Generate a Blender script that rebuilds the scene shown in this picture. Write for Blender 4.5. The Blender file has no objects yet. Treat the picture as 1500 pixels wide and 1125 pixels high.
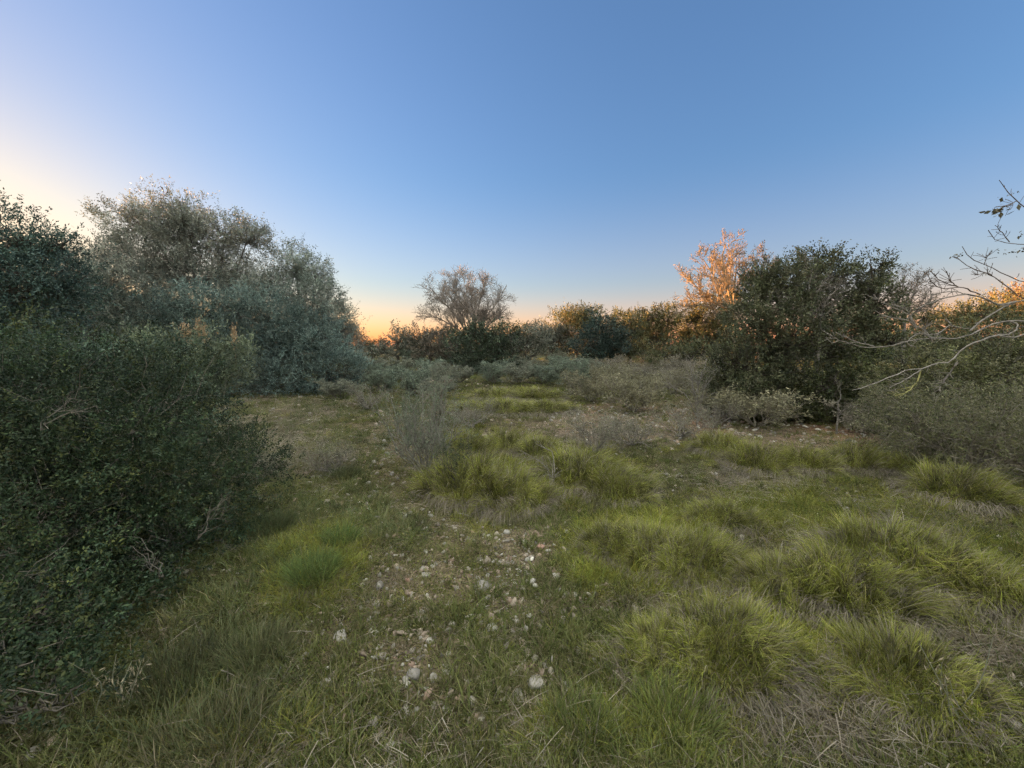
import bpy, math
import numpy as np
from mathutils import Vector
rad = math.radians
sc = bpy.context.scene
COL = sc.collection
rng = np.random.default_rng(7)

# ------------------------------------------------------------------ camera geometry
F, CX, CY, PITCH, EYE = 560.0, 750.0, 562.5, rad(5.86), 1.6
cp, sp = math.cos(PITCH), math.sin(PITCH)

def at(px, py, Y):
    """world point seen at a photo position, Y metres in front"""
    u = (px - CX) / F; v = (CY - py) / F
    dx, dy, dz = u, cp + v * sp, v * cp - sp
    t = Y / dy
    return np.array([dx * t, Y, EYE + dz * t])

def ground_at(px, py):
    u = (px - CX) / F; v = (CY - py) / F
    dx, dy, dz = u, cp + v * sp, v * cp - sp
    t = EYE / -dz
    x, y = dx * t, dy * t
    return np.array([x, y, float(height(np.array([x]), np.array([y]))[0])])

def proj(x, y):
    """photo position of ground points (arrays)"""
    z = -EYE
    f = y * cp - z * sp
    up = y * sp + z * cp
    f = np.maximum(f, 0.05)
    return CX + F * x / f, CY - F * up / f

# ------------------------------------------------------------------ noise and terrain
def noise3(x, y, z=0.0, s=1.0, seed=0):
    r = np.random.default_rng(1000 + seed)
    o = 0
    for i in range(6):
        k = r.normal(size=3); k /= np.linalg.norm(k); k *= s * (0.7 + 0.9 * i * 0.45)
        o = o + np.sin(k[0] * x + k[1] * y + k[2] * z + r.uniform(0, 6.28)) / (1 + 0.35 * i)
    return o / 3.2

def height(x, y):
    d = np.hypot(x, y)
    h = 0.05 * noise3(x, y, 0, 1.3, 1) + 0.025 * noise3(x, y, 0, 4.5, 2) + 0.012 * noise3(x, y, 0, 12, 3)
    h = h + 0.5 * noise3(x, y, 0, 0.05, 4) * np.clip((d - 25) / 60, 0, 1)
    h = h + 0.10 * np.clip((x - 1.5) / 4, 0, 1) * np.clip((8 - y) / 4, 0, 1)
    return h

ELL = {
 'green': [(750,588,95,20,1),(740,655,110,35,1),(730,720,95,45,1),(870,710,85,50,1),(950,800,125,70,1),(1050,665,70,16,1),(1200,685,140,22,1),(1400,735,120,30,1),
           (1330,840,190,75,1),(1150,870,170,50,.9),(1090,960,150,60,1),(1290,990,90,80,.8),(1380,1080,120,60,.5),(1220,770,150,60,.9),(460,830,60,55,1),(1030,1070,140,60,.5),
           (1060,740,90,30,.8),(860,1080,100,50,.3),(1480,860,70,70,.9),(520,640,90,30,.3),(330,1080,160,60,.3)],
 'stone': [(770,800,55,35,1),(720,870,70,45,1),(620,850,70,60,.7),(830,890,80,30,.8),(950,622,190,30,1),(1170,640,130,24,1.3),(560,650,45,40,.6),(500,940,70,50,.6),(610,980,80,60,.8),
           (790,1000,50,40,.7),(760,640,60,25,.6),(590,740,60,50,.4),(555,690,40,30,.5),(655,785,50,30,.5),(690,950,60,50,.5),(640,1060,90,40,.45),(560,900,60,30,.4),(840,1000,60,50,.4)],
 'moss':  [(600,740,110,80,1),(560,640,60,40,.8),(650,820,110,60,.8),(560,930,120,80,.8),(620,1040,150,80,.5)],
 'dry':   [(1190,1050,130,70,1.3),(1150,800,60,35,.8),(1350,780,80,30,1),(1010,880,80,30,.8),(1450,960,80,50,.9),(400,660,110,45,1),(420,610,90,30,.7),(1100,720,80,20,.7),
           (660,700,60,30,.6),(860,640,80,25,.8),(1400,690,100,20,.7),(600,640,50,40,.5)],
}
def zone(kind, x, y):
    px, py = proj(x, y)
    v = np.zeros_like(px)
    n = 1 + 0.45 * noise3(x, y, 0, 5, 20) + 0.3 * noise3(x, y, 0, 14, 21)
    for (a, b, ra, rb, w) in ELL[kind]:
        q = ((px - a) / ra) ** 2 + ((py - b) / rb) ** 2
        v = np.maximum(v, w * np.clip(1.5 - q * n, 0, 1))
    return v

# ------------------------------------------------------------------ materials
def new_mat(name):
    m = bpy.data.materials.new(name); m.use_nodes = True
    nt = m.node_tree
    for n in list(nt.nodes): nt.nodes.remove(n)
    return m, nt, nt.nodes.new('ShaderNodeOutputMaterial')

def leafy_mat(name, trans=0.3, rough=0.6, tint=False, var=0.5, spec=0.3):
    m, nt, out = new_mat(name)
    N, L = nt.nodes.new, nt.links.new
    a = N('ShaderNodeAttribute'); a.attribute_name = 'Col'
    col = a.outputs['Color']
    if tint:
        t = N('ShaderNodeAttribute'); t.attribute_type = 'INSTANCER'; t.attribute_name = 'tint'
        mx = N('ShaderNodeMix'); mx.data_type = 'RGBA'; mx.blend_type = 'MULTIPLY'; mx.inputs[0].default_value = 1
        L(col, mx.inputs[6]); L(t.outputs['Color'], mx.inputs[7]); col = mx.outputs[2]
    g = N('ShaderNodeNewGeometry')
    no = N('ShaderNodeTexNoise'); no.inputs['Scale'].default_value = 2.2; no.inputs['Detail'].default_value = 3
    L(g.outputs['Position'], no.inputs['Vector'])
    mr = N('ShaderNodeMapRange'); mr.inputs[1].default_value = .3; mr.inputs[2].default_value = .7
    mr.inputs[3].default_value = 1 - var * .5; mr.inputs[4].default_value = 1 + var * .5
    L(no.outputs[0], mr.inputs[0])
    vm = N('ShaderNodeVectorMath'); vm.operation = 'SCALE'; L(col, vm.inputs[0]); L(mr.outputs[0], vm.inputs[3])
    p = N('ShaderNodeBsdfPrincipled'); p.inputs['Roughness'].default_value = rough
    p.inputs['Specular IOR Level'].default_value = spec
    L(vm.outputs[0], p.inputs['Base Color'])
    if trans > 0:
        tr = N('ShaderNodeBsdfTranslucent'); L(vm.outputs[0], tr.inputs['Color'])
        ms = N('ShaderNodeMixShader'); ms.inputs[0].default_value = trans
        L(p.outputs[0], ms.inputs[1]); L(tr.outputs[0], ms.inputs[2]); L(ms.outputs[0], out.inputs[0])
    else:
        L(p.outputs[0], out.inputs[0])
    return m

def solid_mat(name, scale=30, bump=0.3, var=0.8, tint=False):
    m, nt, out = new_mat(name)
    N, L = nt.nodes.new, nt.links.new
    a = N('ShaderNodeAttribute'); a.attribute_name = 'Col'; col = a.outputs['Color']
    if tint:
        t = N('ShaderNodeAttribute'); t.attribute_type = 'INSTANCER'; t.attribute_name = 'tint'
        mx = N('ShaderNodeMix'); mx.data_type = 'RGBA'; mx.blend_type = 'MULTIPLY'; mx.inputs[0].default_value = 1
        L(col, mx.inputs[6]); L(t.outputs['Color'], mx.inputs[7]); col = mx.outputs[2]
    g = N('ShaderNodeNewGeometry')
    no = N('ShaderNodeTexNoise'); no.inputs['Scale'].default_value = scale; no.inputs['Detail'].default_value = 6
    L(g.outputs['Position'], no.inputs['Vector'])
    mr = N('ShaderNodeMapRange'); mr.inputs[1].default_value = .3; mr.inputs[2].default_value = .7
    mr.inputs[3].default_value = 1 - var * .5; mr.inputs[4].default_value = 1 + var * .5
    L(no.outputs[0], mr.inputs[0])
    vm = N('ShaderNodeVectorMath'); vm.operation = 'SCALE'; L(col, vm.inputs[0]); L(mr.outputs[0], vm.inputs[3])
    b = N('ShaderNodeBump'); b.inputs['Strength'].default_value = bump; b.inputs['Distance'].default_value = .01
    L(no.outputs[0], b.inputs['Height'])
    p = N('ShaderNodeBsdfPrincipled'); p.inputs['Roughness'].default_value = .9; p.inputs['Specular IOR Level'].default_value = .15
    L(vm.outputs[0], p.inputs['Base Color']); L(b.outputs[0], p.inputs['Normal']); L(p.outputs[0], out.inputs[0])
    return m

M_LEAF = leafy_mat('leaf', .2, .55)
M_GRASS = leafy_mat('grass_blade', .22, .6, var=.5)
M_GRASST = leafy_mat('grass_blade_field', .22, .6, tint=True, var=.5)
M_BARK = solid_mat('bark', 25, .5, .8)
M_STONE = solid_mat('limestone', 22, .6, .6)
M_STONET = solid_mat('limestone_pebble', 22, .6, .6, tint=True)

# ------------------------------------------------------------------ mesh building
class Acc:
    def __init__(s): s.v, s.f, s.c, s.n = [], [], [], 0
    def add(s, V, Q, C):
        s.v.append(V); s.f.append(Q + s.n); s.c.append(np.broadcast_to(C, (len(V), 3)) if np.ndim(C) == 1 else C); s.n += len(V)
    def mesh(s, name, origin=(0, 0, 0)):
        V = np.concatenate(s.v) - np.asarray(origin); Q = np.concatenate(s.f); C = np.concatenate(s.c)
        me = bpy.data.meshes.new(name)
        me.vertices.add(len(V)); me.vertices.foreach_set('co', V.astype(np.float32).ravel())
        k = Q.shape[1]
        me.loops.add(Q.size); me.loops.foreach_set('vertex_index', Q.astype(np.int32).ravel())
        me.polygons.add(len(Q))
        me.polygons.foreach_set('loop_start', np.arange(0, Q.size, k, dtype=np.int32))
        me.polygons.foreach_set('loop_total', np.full(len(Q), k, dtype=np.int32))
        at_ = me.color_attributes.new('Col', 'FLOAT_COLOR', 'POINT')
        at_.data.foreach_set('color', np.concatenate([np.clip(C, 0, 1), np.ones((len(C), 1))], 1).astype(np.float32).ravel())
        me.update(calc_edges=True)
        return me
    def build(s, name, mat, parent=None, origin=(0, 0, 0), smooth=False):
        me = s.mesh(name, origin); me.materials.append(mat)
        if smooth: me.polygons.foreach_set('use_smooth', np.ones(len(me.polygons), bool))
        o = bpy.data.objects.new(name, me); COL.objects.link(o)
        if parent: o.parent = parent
        else: o.location = origin
        return o

def unit(v): return v / np.maximum(np.linalg.norm(v, axis=-1, keepdims=True), 1e-9)
def rdir(n, r=None): return unit((r or rng).normal(size=(n, 3)))
def perp(d, n):
    q = np.cross(d, rdir(n)); return unit(q)

def leaves(acc, P, D, L, W, C):
    """diamond leaves; P,D (n,3) L,W (n,) C (n,3)"""
    n = len(P); S = perp(D, n); U = np.cross(D, S)
    L = np.broadcast_to(L, (n,))[:, None]; W = np.broadcast_to(W, (n,))[:, None]
    V = np.stack([P, P + D * L * .45 + S * W * .5, P + D * L + U * L * .12, P + D * L * .5 - S * W * .5 + U * W * .15], 1).reshape(-1, 3)
    acc.add(V, np.arange(4 * n).reshape(n, 4), np.repeat(C, 4, 0))

def blades(acc, P, D, L, W, droop, C0, C1, K=3):
    n = len(P); t = np.linspace(0, 1, K + 1)
    L = np.broadcast_to(L, (n,)); W = np.broadcast_to(W, (n,)); droop = np.broadcast_to(droop, (n,))
    ctr = P[:, None] + D[:, None] * (L[:, None] * t)[..., None]
    ctr[..., 2] -= (droop * L)[:, None] * t ** 2
    S = unit(np.cross(D, np.array([0, 0, 1.]) + .6 * rng.normal(size=(n, 3))))
    w = W[:, None] * np.array([1, .9, .65, .42, .2, .1][:K] + [.08]) * .5
    A = ctr + S[:, None] * w[..., None]; B = ctr - S[:, None] * w[..., None]
    V = np.stack([A, B], 2).reshape(n * (K + 1) * 2, 3)
    base = (np.arange(n) * (K + 1) * 2)[:, None] + (np.arange(K) * 2)[None]
    Q = np.stack([base, base + 1, base + 3, base + 2], -1).reshape(-1, 4)
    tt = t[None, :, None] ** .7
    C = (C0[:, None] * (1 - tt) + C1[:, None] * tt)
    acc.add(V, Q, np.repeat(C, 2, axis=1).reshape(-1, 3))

def tubes(acc, P, R, C, s=4):
    """P (n,k,3), R (n,k)"""
    n, k, _ = P.shape
    T = unit(np.gradient(P, axis=1))
    ref = np.where(np.abs(T[..., 2:3]) < .85, np.array([0, 0, 1.]), np.array([1., 0, 0]))
    A = unit(np.cross(T, ref)); B = np.cross(T, A)
    an = np.arange(s) / s * 2 * math.pi
    V = P[:, :, None] + R[:, :, None, None] * (A[:, :, None] * np.cos(an)[:, None] + B[:, :, None] * np.sin(an)[:, None])
    i = (np.arange(n) * k * s)[:, None, None] + (np.arange(k - 1) * s)[None, :, None]
    j = np.arange(s)[None, None]; j2 = (j + 1) % s
    Q = np.stack([i + j, i + j2, i + s + j2, i + s + j], -1).reshape(-1, 4)
    V = V.reshape(-1, 3)
    C = np.broadcast_to(np.asarray(C), (n, 3)) if np.ndim(C) == 1 else C
    acc.add(V, Q, np.repeat(C, k * s, 0))

def smooth_line(pts, k=12, jit=0.0):
    pts = np.asarray(pts, float)
    d = np.concatenate([[0], np.cumsum(np.linalg.norm(np.diff(pts, axis=0), axis=1))]); d /= d[-1]
    t = np.linspace(0, 1, k)
    m = np.gradient(pts, d, axis=0)
    o = np.zeros((k, 3))
    for a, tt in enumerate(t):
        i = min(np.searchsorted(d, tt, 'right') - 1, len(pts) - 2); h = d[i + 1] - d[i]; u = (tt - d[i]) / h
        o[a] = (2*u**3-3*u**2+1)*pts[i] + (u**3-2*u**2+u)*h*m[i] + (-2*u**3+3*u**2)*pts[i+1] + (u**3-u**2)*h*m[i+1]
    if jit: o[1:-1] += rng.normal(size=(k - 2, 3)) * jit
    return o

def sample_line(P, R, t):
    """P (n,k,3) R(n,k) t (n,m) -> pos, tan, rad"""
    n, k, _ = P.shape
    x = t * (k - 1); i = np.minimum(x.astype(int), k - 2); u = (x - i)[..., None]
    ar = np.arange(n)[:, None]
    p = P[ar, i] * (1 - u) + P[ar, i + 1] * u
    return p, unit(P[ar, i + 1] - P[ar, i]), R[ar, i] * (1 - u[..., 0]) + R[ar, i + 1] * u[..., 0]

def spawn(P, R, m, t0, t1, L, ang, up, k=5, wander=.25, rr=.65, taper=.35, curl=.0):
    n = len(P)
    t = rng.uniform(t0, t1, (n, m))
    pos, tan, r = sample_line(P, R, t)
    pos, tan, r, t = pos.reshape(-1, 3), tan.reshape(-1, 3), r.ravel(), t.ravel()
    N = n * m
    a = rng.uniform(ang * .55, ang * 1.3, N)[:, None]
    d = unit(tan * np.cos(a) + perp(tan, N) * np.sin(a) + np.array([0, 0, up]))
    ln = L * rng.uniform(.6, 1.25, N) * (1.1 - .5 * t)
    out = np.zeros((N, k, 3)); out[:, 0] = pos
    for i in range(1, k):
        d = unit(d + rng.normal(size=(N, 3)) * wander + np.array([0, 0, curl]))
        out[:, i] = out[:, i - 1] + d * (ln / (k - 1))[:, None]
    R2 = (r * rr)[:, None] * np.linspace(1, taper, k)
    return out, R2

# ------------------------------------------------------------------ scene helpers
def tag(o, label=None, cat=None, group=None, kind=None):
    if label: o['label'] = label
    if cat: o['category'] = cat
    if group: o['group'] = group
    if kind: o['kind'] = kind
    return o

def thing(name, base, label, cat, group=None):
    o = bpy.data.objects.new(name, None); COL.objects.link(o); o.location = base; o.empty_display_size = .2
    return tag(o, label, cat, group)

def copy_tree(o, parent=None):
    c = o.copy(); COL.objects.link(c); c.parent = parent
    for ch in [x for x in COL.objects if x.parent == o]: copy_tree(ch, c)
    return c

def mixcol(pal, n, v=.25):
    pal = np.asarray(pal, float); w = rng.random((n, 1)) if len(pal) > 1 else np.zeros((n, 1))
    i = rng.integers(0, len(pal) - 1, n) if len(pal) > 2 else np.zeros(n, int)
    c = pal[i] * (1 - w) + pal[np.minimum(i + 1, len(pal) - 1)] * w
    return c * (1 + v * rng.normal(size=(n, 1))).clip(.4, 1.9)

LAI = 5.0
def crown(fol, wood, lobes, pal, leaf=(.08, .022), per=14, sprig=.26, dens=1.0, root=None, up=.5, gap=.25, bark=(.09, .08, .065), limb=.05, shell=.38, twigs=True, vary=.3, sticks=55, clump=1.3, spread=.13):
    """lobes: (cx,cy,cz,rx,ry,rz)"""
    for li, (cx, cy, cz, rx, ry, rz) in enumerate(lobes):
        c = np.array([cx, cy, cz]); r = np.array([rx, ry, rz])
        n = int(dens * LAI * math.pi * (rx * ry * rz) ** (2 / 3) / (per * leaf[0] * leaf[1] * .5))
        nc = max(10, int(clump * n ** .5))
        cdr = rdir(nc); cq = rng.random(nc) ** shell
        pick = rng.integers(0, nc, n); loose = (rng.random(n) < .12)[:, None]
        off = cdr[pick] * cq[pick][:, None] + rng.normal(size=(n, 3)) * spread
        ctr_n = rdir(n) * (rng.random(n) ** shell)[:, None]
        off = np.where(loose, ctr_n, off); odir = unit(off - cdr[pick] * (cq[pick] * .72)[:, None])
        q = np.linalg.norm(off, axis=1); d = unit(off)
        ctone = (1 + .22 * rng.normal(size=nc)).clip(.6, 1.5)[pick]
        q *= 1 + .34 * noise3(*(d * 3.4 + c).T, s=1.0, seed=30 + li % 7) + .07 * rng.normal(size=n)
        p = c + d * r * q[:, None]
        keep = (noise3(*p.T, s=3.2 / max(rx, .5), seed=50) + .5 * noise3(*p.T, s=9 / max(rx, .5), seed=51)) > (-1 + 2 * gap * .7)
        keep &= p[:, 2] > height(p[:, 0], p[:, 1]) + .02
        p, d, odir, ctone = p[keep], d[keep], odir[keep], ctone[keep]; n = len(p)
        if n == 0: continue
        sd = unit(odir * 1.0 + rdir(n) * .5 + np.array([0, 0, up]))
        tint = mixcol(pal, n, .22) * (1 + vary * noise3(*p.T, s=3.5, seed=60)).clip(.45, 1.8)[:, None] * ctone[:, None]
        lg = np.where((rng.random(n) < .07) & (q[keep] > .8), 1.8, 1.0)[:, None, None]; s = np.linspace(.1, 1, per)[None, :, None] * sprig * rng.uniform(.7, 1.2, (n, 1, 1)) * lg
        LP = (p[:, None] + sd[:, None] * s + rng.normal(size=(n, per, 3)) * sprig * .09).reshape(-1, 3)
        SD = np.repeat(sd, per, 0)
        LD = unit(SD * .6 + rdir(n * per) * .8)
        lc = np.repeat(tint, per, 0) * (1 + .18 * rng.normal(size=(n * per, 1))).clip(.5, 1.6)
        k = rng.uniform(.7, 1.25, n * per)
        leaves(fol, LP, LD, leaf[0] * k, leaf[1] * k, lc)
        if twigs:
            m = min(max(8, n // 5), sticks); idx = rng.choice(n, min(m, n), replace=False)
            a = c + (p[idx] - c) * rng.uniform(0, .45, (len(idx), 1)) - np.array([0, 0, rz * .15])
            b = p[idx] + sd[idx] * sprig * .5
            t = np.linspace(0, 1, 6)[None, :, None]
            T = a[:, None] * (1 - t) + b[:, None] * t
            T[..., 2] -= .12 * rz * np.sin(t[..., 0] * math.pi)
            T[:, 1:-1] += rng.normal(size=(len(idx), 4, 3)) * .05 * rx
            tubes(wood, T, np.linspace(limb * .3, limb * .07, 6)[None] * rng.uniform(.6, 1.2, (len(idx), 1)), np.array(bark), 3)
        if root is not None:
            rt = np.asarray(root)
            mid = rt * .5 + c * .5 + np.array([0, 0, -.1 * (c[2] - rt[2])]) + rng.normal(size=3) * .14 * rx
            T = smooth_line([rt, mid, c], 9, .02)[None]
            tubes(wood, T, np.linspace(limb, limb * .35, 9)[None], np.array(bark), 6)

def lobe(px, py, Y, rpx, rpy, ry=None):
    p = at(px, py, Y); s = Y / F
    return (p[0], p[1], p[2], rpx * s, (rpx * s if ry is None else ry), rpy * s)

def leafy_thing(name, label, cat, base_px, lobes, pal, group=None, woodname='trunk', trunk_h=None, **kw):
    """base_px = (px, depth)"""
    x, y = (base_px[0] - CX) / F * base_px[1], base_px[1]
    z = float(height(np.array([x]), np.array([y]))[0])
    t = thing(name, (x, y, z), label, cat, group)
    fol, wood = Acc(), Acc()
    hb = trunk_h if trunk_h is not None else .25
    limb = kw.get('limb', .05)
    bark = np.array(kw.get('bark', (.09, .08, .065)))
    tubes(wood, smooth_line([(x, y, z - .1), (x + .04, y, z + hb * .5), (x, y, z + hb)], 6)[None], (np.linspace(limb * 1.8, limb * 1.2, 6)[None]), bark, 8)
    crown(fol, wood, lobes, pal, root=(x, y, z + hb - .03), **kw)
    fol.build('foliage', M_LEAF, t, t.location); wood.build(woodname, M_BARK, t, t.location)
    return t

# ------------------------------------------------------------------ ground
def build_ground():
    n = 440
    u = np.linspace(-1, 1, n)
    gx = .9 * np.sinh(u * 6.85); gy = .9 * np.sinh(u * 6.85) + 2.5
    X, Y = np.meshgrid(gx, gy); x, y = X.ravel(), Y.ravel()
    z = height(x, y)
    V = np.stack([x, y, z], 1)
    i = np.arange(n - 1)[:, None] * n + np.arange(n - 1)[None]
    Q = np.stack([i, i + 1, i + n + 1, i + n], -1).reshape(-1, 4)
    st, mo, dr = zone('stone', x, y).clip(0, 1), zone('moss', x, y), zone('dry', x, y).clip(0, 1)
    soil = np.array([.062, .047, .031])
    C = np.repeat(soil[None], len(x), 0)
    def mixin(c, w):
        nonlocal C
        w = w.clip(0, 1)[:, None]; C = C * (1 - w) + np.array(c) * w
    mixin((.10, .11, .045), .35 + .35 * noise3(x, y, 0, 2, 11))
    mixin((.115, .105, .05), mo * .75)
    mixin((.20, .17, .125), dr * .7)
    mixin((.21, .16, .12), st * .6)
    mixin((.20, .10, .06), st * np.clip(noise3(x, y, 0, 3, 12), 0, 1) * .6)
    a = Acc(); a.add(V, Q, C)
    m, nt, out = new_mat('soil_and_moss')
    N, L = nt.nodes.new, nt.links.new
    at_ = N('ShaderNodeAttribute'); at_.attribute_name = 'Col'
    g = N('ShaderNodeNewGeometry')
    n1 = N('ShaderNodeTexNoise'); n1.inputs['Scale'].default_value = 9; n1.inputs['Detail'].default_value = 8; n1.inputs['Roughness'].default_value = .7
    n2 = N('ShaderNodeTexNoise'); n2.inputs['Scale'].default_value = 60; n2.inputs['Detail'].default_value = 6
    vo = N('ShaderNodeTexVoronoi'); vo.inputs['Scale'].default_value = 38
    for q in (n1, n2, vo): L(g.outputs['Position'], q.inputs['Vector'])
    r1 = N('ShaderNodeMapRange'); r1.inputs[1].default_value = .3; r1.inputs[2].default_value = .7; r1.inputs[3].default_value = .35; r1.inputs[4].default_value = 1.7
    L(n1.outputs[0], r1.inputs[0])
    v1 = N('ShaderNodeVectorMath'); v1.operation = 'SCALE'; L(at_.outputs['Color'], v1.inputs[0]); L(r1.outputs[0], v1.inputs[3])
    r2 = N('ShaderNodeMapRange'); r2.inputs[1].default_value = .35; r2.inputs[2].default_value = .65; r2.inputs[3].default_value = .45; r2.inputs[4].default_value = 1.6
    L(n2.outputs[0], r2.inputs[0])
    v2 = N('ShaderNodeVectorMath'); v2.operation = 'SCALE'; L(v1.outputs[0], v2.inputs[0]); L(r2.outputs[0], v2.inputs[3])
    b = N('ShaderNodeBump'); b.inputs['Strength'].default_value = .8; b.inputs['Distance'].default_value = .02
    ad = N('ShaderNodeMath'); ad.operation = 'ADD'; L(n2.outputs[0], ad.inputs[0]); L(vo.outputs['Distance'], ad.inputs[1]); L(ad.outputs[0], b.inputs['Height'])
    p = N('ShaderNodeBsdfPrincipled'); p.inputs['Roughness'].default_value = .95; p.inputs['Specular IOR Level'].default_value = .1
    L(v2.outputs[0], p.inputs['Base Color']); L(b.outputs[0], p.inputs['Normal']); L(p.outputs[0], out.inputs[0])
    o = a.build('ground', m, smooth=True); tag(o, kind='structure')
build_ground()

# ------------------------------------------------------------------ scattered ground cover (stuff)
TEMPL = {}
def templates(key, fn, count, mat):
    c = bpy.data.collections.new(key + '_source')
    for i in range(count):
        a = Acc(); fn(a); me = a.mesh(key); me.materials.append(mat)
        o = bpy.data.objects.new('%s_source_%02d' % (key, i), me); c.objects.link(o)
    TEMPL[key] = (c, count)

def scatter(name, label, cat, key, P, scale, tint, mat, tilt=.15):
    n = len(P); c, cnt = TEMPL[key]
    me = bpy.data.meshes.new(name); me.vertices.add(n); me.vertices.foreach_set('co', P.astype(np.float32).ravel())
    a = me.attributes.new('rot', 'FLOAT_VECTOR', 'POINT')
    a.data.foreach_set('vector', np.stack([rng.normal(size=n) * tilt, rng.normal(size=n) * tilt, rng.uniform(0, 6.28, n)], 1).astype(np.float32).ravel())
    a = me.attributes.new('scl', 'FLOAT_VECTOR', 'POINT')
    S = np.asarray(scale); S = np.repeat(S[:, None], 3, 1) if S.ndim == 1 else S
    a.data.foreach_set('vector', S.astype(np.float32).ravel())
    a = me.attributes.new('pick', 'INT', 'POINT'); a.data.foreach_set('value', rng.integers(0, cnt, n).astype(np.int32))
    a = me.attributes.new('tint', 'FLOAT_COLOR', 'POINT')
    a.data.foreach_set('color', np.concatenate([tint, np.ones((n, 1))], 1).astype(np.float32).ravel())
    me.materials.append(mat)
    o = bpy.data.objects.new(name, me); COL.objects.link(o); tag(o, label, cat, kind='stuff')
    ng = bpy.data.node_groups.new(name + '_scatter', 'GeometryNodeTree')
    ng.interface.new_socket('Geometry', in_out='INPUT', socket_type='NodeSocketGeometry')
    ng.interface.new_socket('Geometry', in_out='OUTPUT', socket_type='NodeSocketGeometry')
    N, L = ng.nodes.new, ng.links.new
    gi, go = N('NodeGroupInput'), N('NodeGroupOutput')
    iop = N('GeometryNodeInstanceOnPoints'); ci = N('GeometryNodeCollectionInfo')
    ci.inputs['Collection'].default_value = c; ci.inputs['Separate Children'].default_value = True; ci.inputs['Reset Children'].default_value = True
    iop.inputs['Pick Instance'].default_value = True
    def attr(nm, ty):
        q = N('GeometryNodeInputNamedAttribute'); q.data_type = ty; q.inputs['Name'].default_value = nm; return q.outputs['Attribute']
    L(gi.outputs[0], iop.inputs['Points']); L(ci.outputs[0], iop.inputs['Instance'])
    L(attr('pick', 'INT'), iop.inputs['Instance Index']); L(attr('scl', 'FLOAT_VECTOR'), iop.inputs['Scale'])
    e2r = N('FunctionNodeEulerToRotation'); L(attr('rot', 'FLOAT_VECTOR'), e2r.inputs[0]); L(e2r.outputs[0], iop.inputs['Rotation'])
    L(iop.outputs[0], go.inputs[0])
    md = o.modifiers.new('scatter', 'NODES'); md.node_group = ng
    return o

def tuft(n, rad_, hgt, w, lean, droop, c0, c1, K=3, jit=.3):
    def f(a):
        ang = rng.uniform(0, 6.28, n); r = rad_ * np.sqrt(rng.random(n))
        P = np.stack([np.cos(ang) * r, np.sin(ang) * r, np.full(n, -.02)], 1)
        D = unit(np.stack([np.cos(ang) * lean * rng.random(n), np.sin(ang) * lean * rng.random(n), np.ones(n)], 1) + rng.normal(size=(n, 3)) * jit)
        D[:, 2] = np.abs(D[:, 2])
        L = hgt * rng.uniform(.45, 1.25, n)
        blades(a, P, D, L, w * rng.uniform(.7, 1.3, n), droop * rng.uniform(.3, 1.5, n), mixcol(c0, n), mixcol(c1, n), K)
    return f
# colour of templates is multiplied by each point's tint
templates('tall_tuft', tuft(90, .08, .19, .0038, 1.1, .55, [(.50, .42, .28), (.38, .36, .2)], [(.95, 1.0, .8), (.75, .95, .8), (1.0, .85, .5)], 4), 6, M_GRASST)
templates('short_tuft', tuft(60, .06, .10, .0035, 1.0, .35, [(.45, .4, .25), (.4, .45, .25)], [(.9, 1.0, .8), (.75, .95, .8)], 3), 5, M_GRASST)
templates('dry_tuft', tuft(60, .09, .15, .003, 1.3, .8, [(.5, .45, .38), (.7, .62, .5)], [(1, .92, .8), (.8, .75, .68), (.6, .7, .4)], 4, .5), 5, M_GRASST)
def thatch(a):
    n = 70
    P = np.stack([rng.normal(size=n) * .12, rng.normal(size=n) * .12, rng.uniform(.0, .05, n)], 1)
    D = unit(np.stack([rng.normal(size=n), rng.normal(size=n), rng.normal(size=n) * .18 + .1], 1))
    blades(a, P, D, rng.uniform(.05, .2, n), .0026 * rng.uniform(.6, 1.5, n), .2, mixcol([(.7, .66, .6), (.95, .9, .82)], n), mixcol([(.8, .75, .68), (1, .95, .85)], n), 3)
templates('thatch', thatch, 5, M_GRASST)
def herb(a):
    n = 40
    P = np.stack([rng.normal(size=n) * .05, rng.normal(size=n) * .05, rng.uniform(.0, .03, n)], 1)
    D = unit(rng.normal(size=(n, 3)) * [1, 1, .4] + [0, 0, .4])
    leaves(a, P, D, rng.uniform(.006, .018, n), rng.uniform(.003, .008, n), mixcol([(.8, 1, .5), (1, 1, .7), (.6, .8, .5)], n))
templates('herb', herb, 5, M_GRASST)
def rockmesh(a, rough=.28):
    import bmesh
    bm = bmesh.new(); bmesh.ops.create_icosphere(bm, subdivisions=2, radius=1)
    V = np.array([v.co[:] for v in bm.verts]); T = np.array([[v.index for v in f.verts] for f in bm.faces]); bm.free()
    ph = rng.uniform(0, 50)
    for _ in range(5):
        d = rdir(1)[0]; h = rng.uniform(.35, .8); q = V @ d - h; V -= np.clip(q, 0, None)[:, None] * d * .9
    V *= (1 + rough * noise3(*(V * 2.2 + ph).T, s=1))[:, None]
    V *= rng.uniform([.8, .8, .45], [1.2, 1.2, .75])
    # triangles stored as degenerate-free tris
    return V, T
def rock(a):
    V, T = rockmesh(a); c = np.ones(3)
    a.add(V * .5, T, c * rng.uniform(.8, 1.1))
templates('pebble', rock, 7, M_STONET)

def field(n, d0, d1, half=66, back=False):
    """density falls as 1/d^2 so that far ground is covered by fewer, larger tufts"""
    d = d0 * (d1 / d0) ** rng.random(n); a = rng.uniform(-rad(half), rad(half), n)
    x, y = d * np.sin(a), d * np.cos(a)
    return x, y, d

def put(x, y): return np.stack([x, y, height(x, y)], 1)
def tintof(pal, n, x, y, v=.18):
    return mixcol(pal, n, v) * (1 + .25 * noise3(x, y, 0, 2.2, 77))[:, None]

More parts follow.
